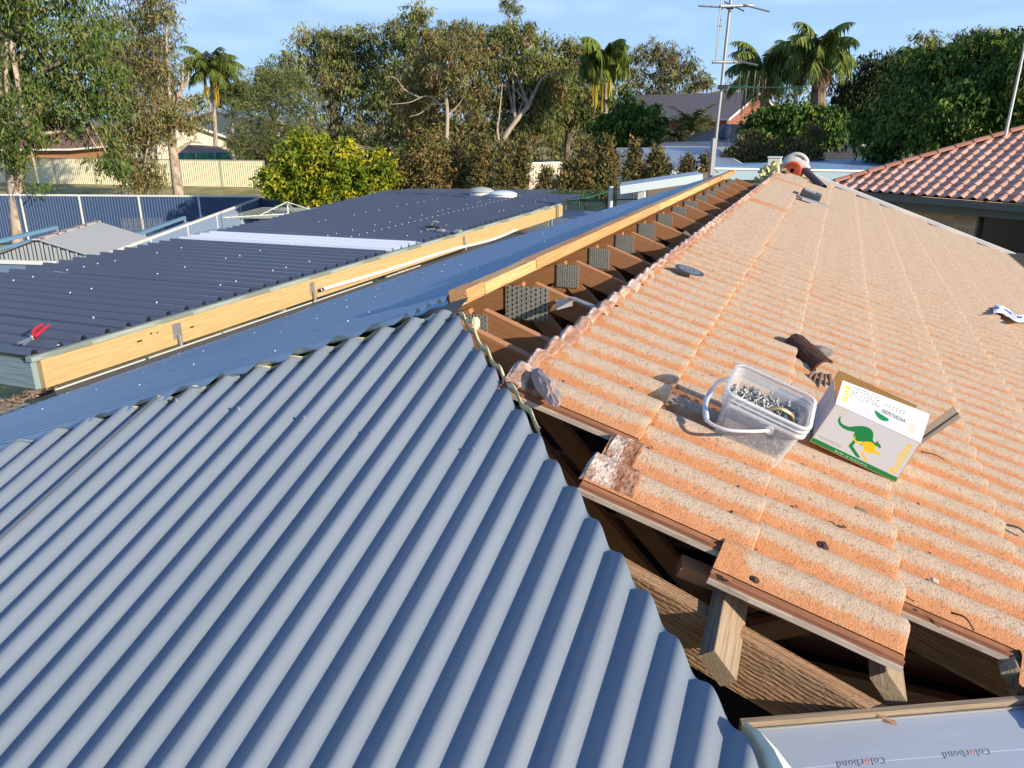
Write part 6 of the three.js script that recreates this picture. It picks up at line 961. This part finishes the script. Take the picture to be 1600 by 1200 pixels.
// -- palms: trunk, arching fronds with hanging leaflets, pale flower stalks
function palm(label, px, crownY, D, o) {
  const rg = mulberry(o.seed), top = atD(px, crownY, D), bx = atD(o.bx ?? px, 260, D), base = bx.clone().setY(GY), t = thing('palm_tree', label, 'palm', null, base);
  mesh('trunk', tube([base, base.clone().lerp(top, 0.5).add(V(0.1, 0, 0)), top], o.tr, 9, o.tr * 0.7), o.bark ?? barkMid, t);
  const nf = o.n ?? 22, R = o.R;
  for (let k = 0; k < nf; k++) {
    const az = k * 2.39996 + rg() * 0.4, el = mix(o.e0 ?? 1.35, o.e1 ?? -0.35, k / nf) + 0.15 * (rg() - 0.5), len = R * (0.85 + 0.3 * rg()), pts = [];
    let p = top.clone(), e = el; const S = 12, h = V(Math.cos(az), 0, Math.sin(az)), sg = o.sag ?? 0.16;
    for (let i = 0; i <= S; i++) { pts.push(p.clone()); p.addScaledVector(h, Math.cos(e) * len / S).add(V(0, Math.sin(e) * len / S, 0)); e -= sg * (0.5 + 1.1 * i / S); e = Math.max(e, -1.45); }
    const q = new Poly(), cv = new THREE.CatmullRomCurve3(pts), old = k > nf * 0.86, side = V(-Math.sin(az), 0, Math.cos(az)), pal = old && o.dead ? [[0.16, 0.10, 0.05], [0.30, 0.20, 0.11]] : o.pal ?? [[0.05, 0.085, 0.018], [0.19, 0.24, 0.05]];
    const NL = o.nl ?? 46;
    for (let i = 3; i < NL; i++) { const u = i / NL, a = cv.getPoint(u), tn = cv.getTangent(u), ll = (o.ll ?? 0.6) * Math.sin(Math.PI * (0.12 + 0.86 * u)) * (0.8 + 0.4 * rg());
      for (const s of [-1, 1]) { const dr = o.hang ?? 0.75, d = side.clone().multiplyScalar(s * (0.75 + 0.3 * rg())).addScaledVector(tn, 0.35).add(V(0, -dr * (0.5 + rg()) + 0.2, 0)).normalize(), w = tn.clone().multiplyScalar(ll * 0.055), m = a.clone().addScaledVector(d, ll * 0.5), e2 = m.clone().addScaledVector(d.clone().add(V(0, -dr * 0.8, 0)).normalize(), ll * 0.55), c = col(...mm(pal[0], pal[1], rg())); q.tri(a.clone().sub(w), a.clone().add(w), m.clone().add(w), null, null, null, c); q.tri(a.clone().sub(w), m.clone().add(w), m.clone().sub(w), null, null, null, c); q.tri(m.clone().sub(w), m.clone().add(w), e2, null, null, null, c); } }
    const rc = tube(pts, 0.03 * R / 2.4, 5, 0.008, 8); mesh('frond', [q.geo(), paint(rc.toNonIndexed(), col(0.13, 0.14, 0.04))], leafMat, t);
  }
  for (let k = 0; k < (o.stalks ?? 0); k++) { const az = k * 1.9 + 0.6, q = []; for (let i = 0; i < 26; i++) { const a = top.clone().add(V(Math.cos(az) * (0.35 + 0.25 * rg()), -0.1 - 0.4 * rg(), Math.sin(az) * (0.35 + 0.25 * rg()))), b = a.clone().add(V(0.22 * (rg() - 0.5), -(o.sl ?? 1.4) * (0.6 + 0.5 * rg()), 0.22 * (rg() - 0.5))); q.push(tube([a, a.clone().lerp(b, 0.5).add(V(Math.cos(az) * 0.12, 0, Math.sin(az) * 0.12)), b], 0.028, 4, 0.02, 3)); } mesh('flower_stalk', join(q), std({ color: col(...(o.sc ?? [0.42, 0.30, 0.03])), roughness: 0.8 }), t); }
  if (o.skirt) { const q = []; for (let i = 0; i < o.skirt; i++) { const az = rg() * 6.283, r = R * (0.2 + 0.65 * rg()), a = top.clone().add(V(Math.cos(az) * r, -0.1 - 0.5 * rg(), Math.sin(az) * r)), b = a.clone().add(V(0.1 * (rg() - 0.5), -0.5 - 0.9 * rg(), 0.1 * (rg() - 0.5))); q.push(tube([a, b], 0.016, 4, 0.008, 2)); } stuff(mesh('hanging_leaflets', join(q), std({ color: col(0.30, 0.27, 0.20), roughness: 0.9 }), t)); }
}
palm('slim palm with yellow flower stalks right of the leaning gum', 329, 106, 70, { seed: 1, bx: 337, tr: 0.20, R: 2.9, n: 24, ll: 0.95, hang: 1.2, stalks: 3, sl: 2.4, e0: 1.3, e1: -0.3, pal: [[0.045, 0.075, 0.016], [0.15, 0.19, 0.035]] });
palm('small palm with drooping yellowish fronds behind the slim left palm', 362, 150, 82, { seed: 2, tr: 0.18, R: 2.8, n: 16, ll: 0.9, hang: 1.2, stalks: 1, pal: [[0.06, 0.09, 0.02], [0.18, 0.20, 0.03]] });
palm('weeping palm with hanging yellow stalks among the middle gums', 945, 92, 52, { seed: 3, bx: 943, tr: 0.18, R: 2.1, n: 26, ll: 1.25, hang: 2.0, stalks: 3, sl: 2.6, e1: -0.2, sc: [0.45, 0.36, 0.02], pal: [[0.05, 0.085, 0.014], [0.17, 0.21, 0.035]], bark: barkPale });
palm('left palm of the right hand pair with dead hanging fronds', 1192, 108, 46, { seed: 4, tr: 0.20, R: 2.6, n: 24, ll: 0.85, hang: 1.3, dead: true, skirt: 90, stalks: 1, sl: 1.2, e1: -0.75, bark: barkPale });
palm('tallest right hand palm with thick ridged trunk', 1281, 84, 45, { seed: 5, bx: 1274, tr: 0.46, R: 2.6, n: 26, ll: 0.9, hang: 1.3, dead: true, stalks: 1, sl: 1.0, e1: -0.6, bark: barkDark });
palm('dark leaning palm fronds between the two right hand palms', 1243, 96, 50, { seed: 6, tr: 0.16, R: 2.0, n: 14, ll: 0.7, hang: 1.1, pal: [[0.02, 0.04, 0.01], [0.06, 0.085, 0.02]], skirt: 40 });
palm('short feathery palm in front of the grey gable house', 1080, 205, 50, { seed: 7, tr: 0.24, R: 2.3, n: 20, ll: 0.5, hang: 0.4, e0: 1.35, e1: 0.1, sag: 0.13, pal: [[0.09, 0.11, 0.03], [0.24, 0.25, 0.09]] });
palm('small dark curled palm left of the short feathery palm', 1056, 215, 46, { seed: 8, tr: 0.14, R: 1.1, n: 12, ll: 0.35, hang: 0.6, pal: [[0.02, 0.03, 0.012], [0.06, 0.07, 0.03]] });
renderer.render(scene, camera);
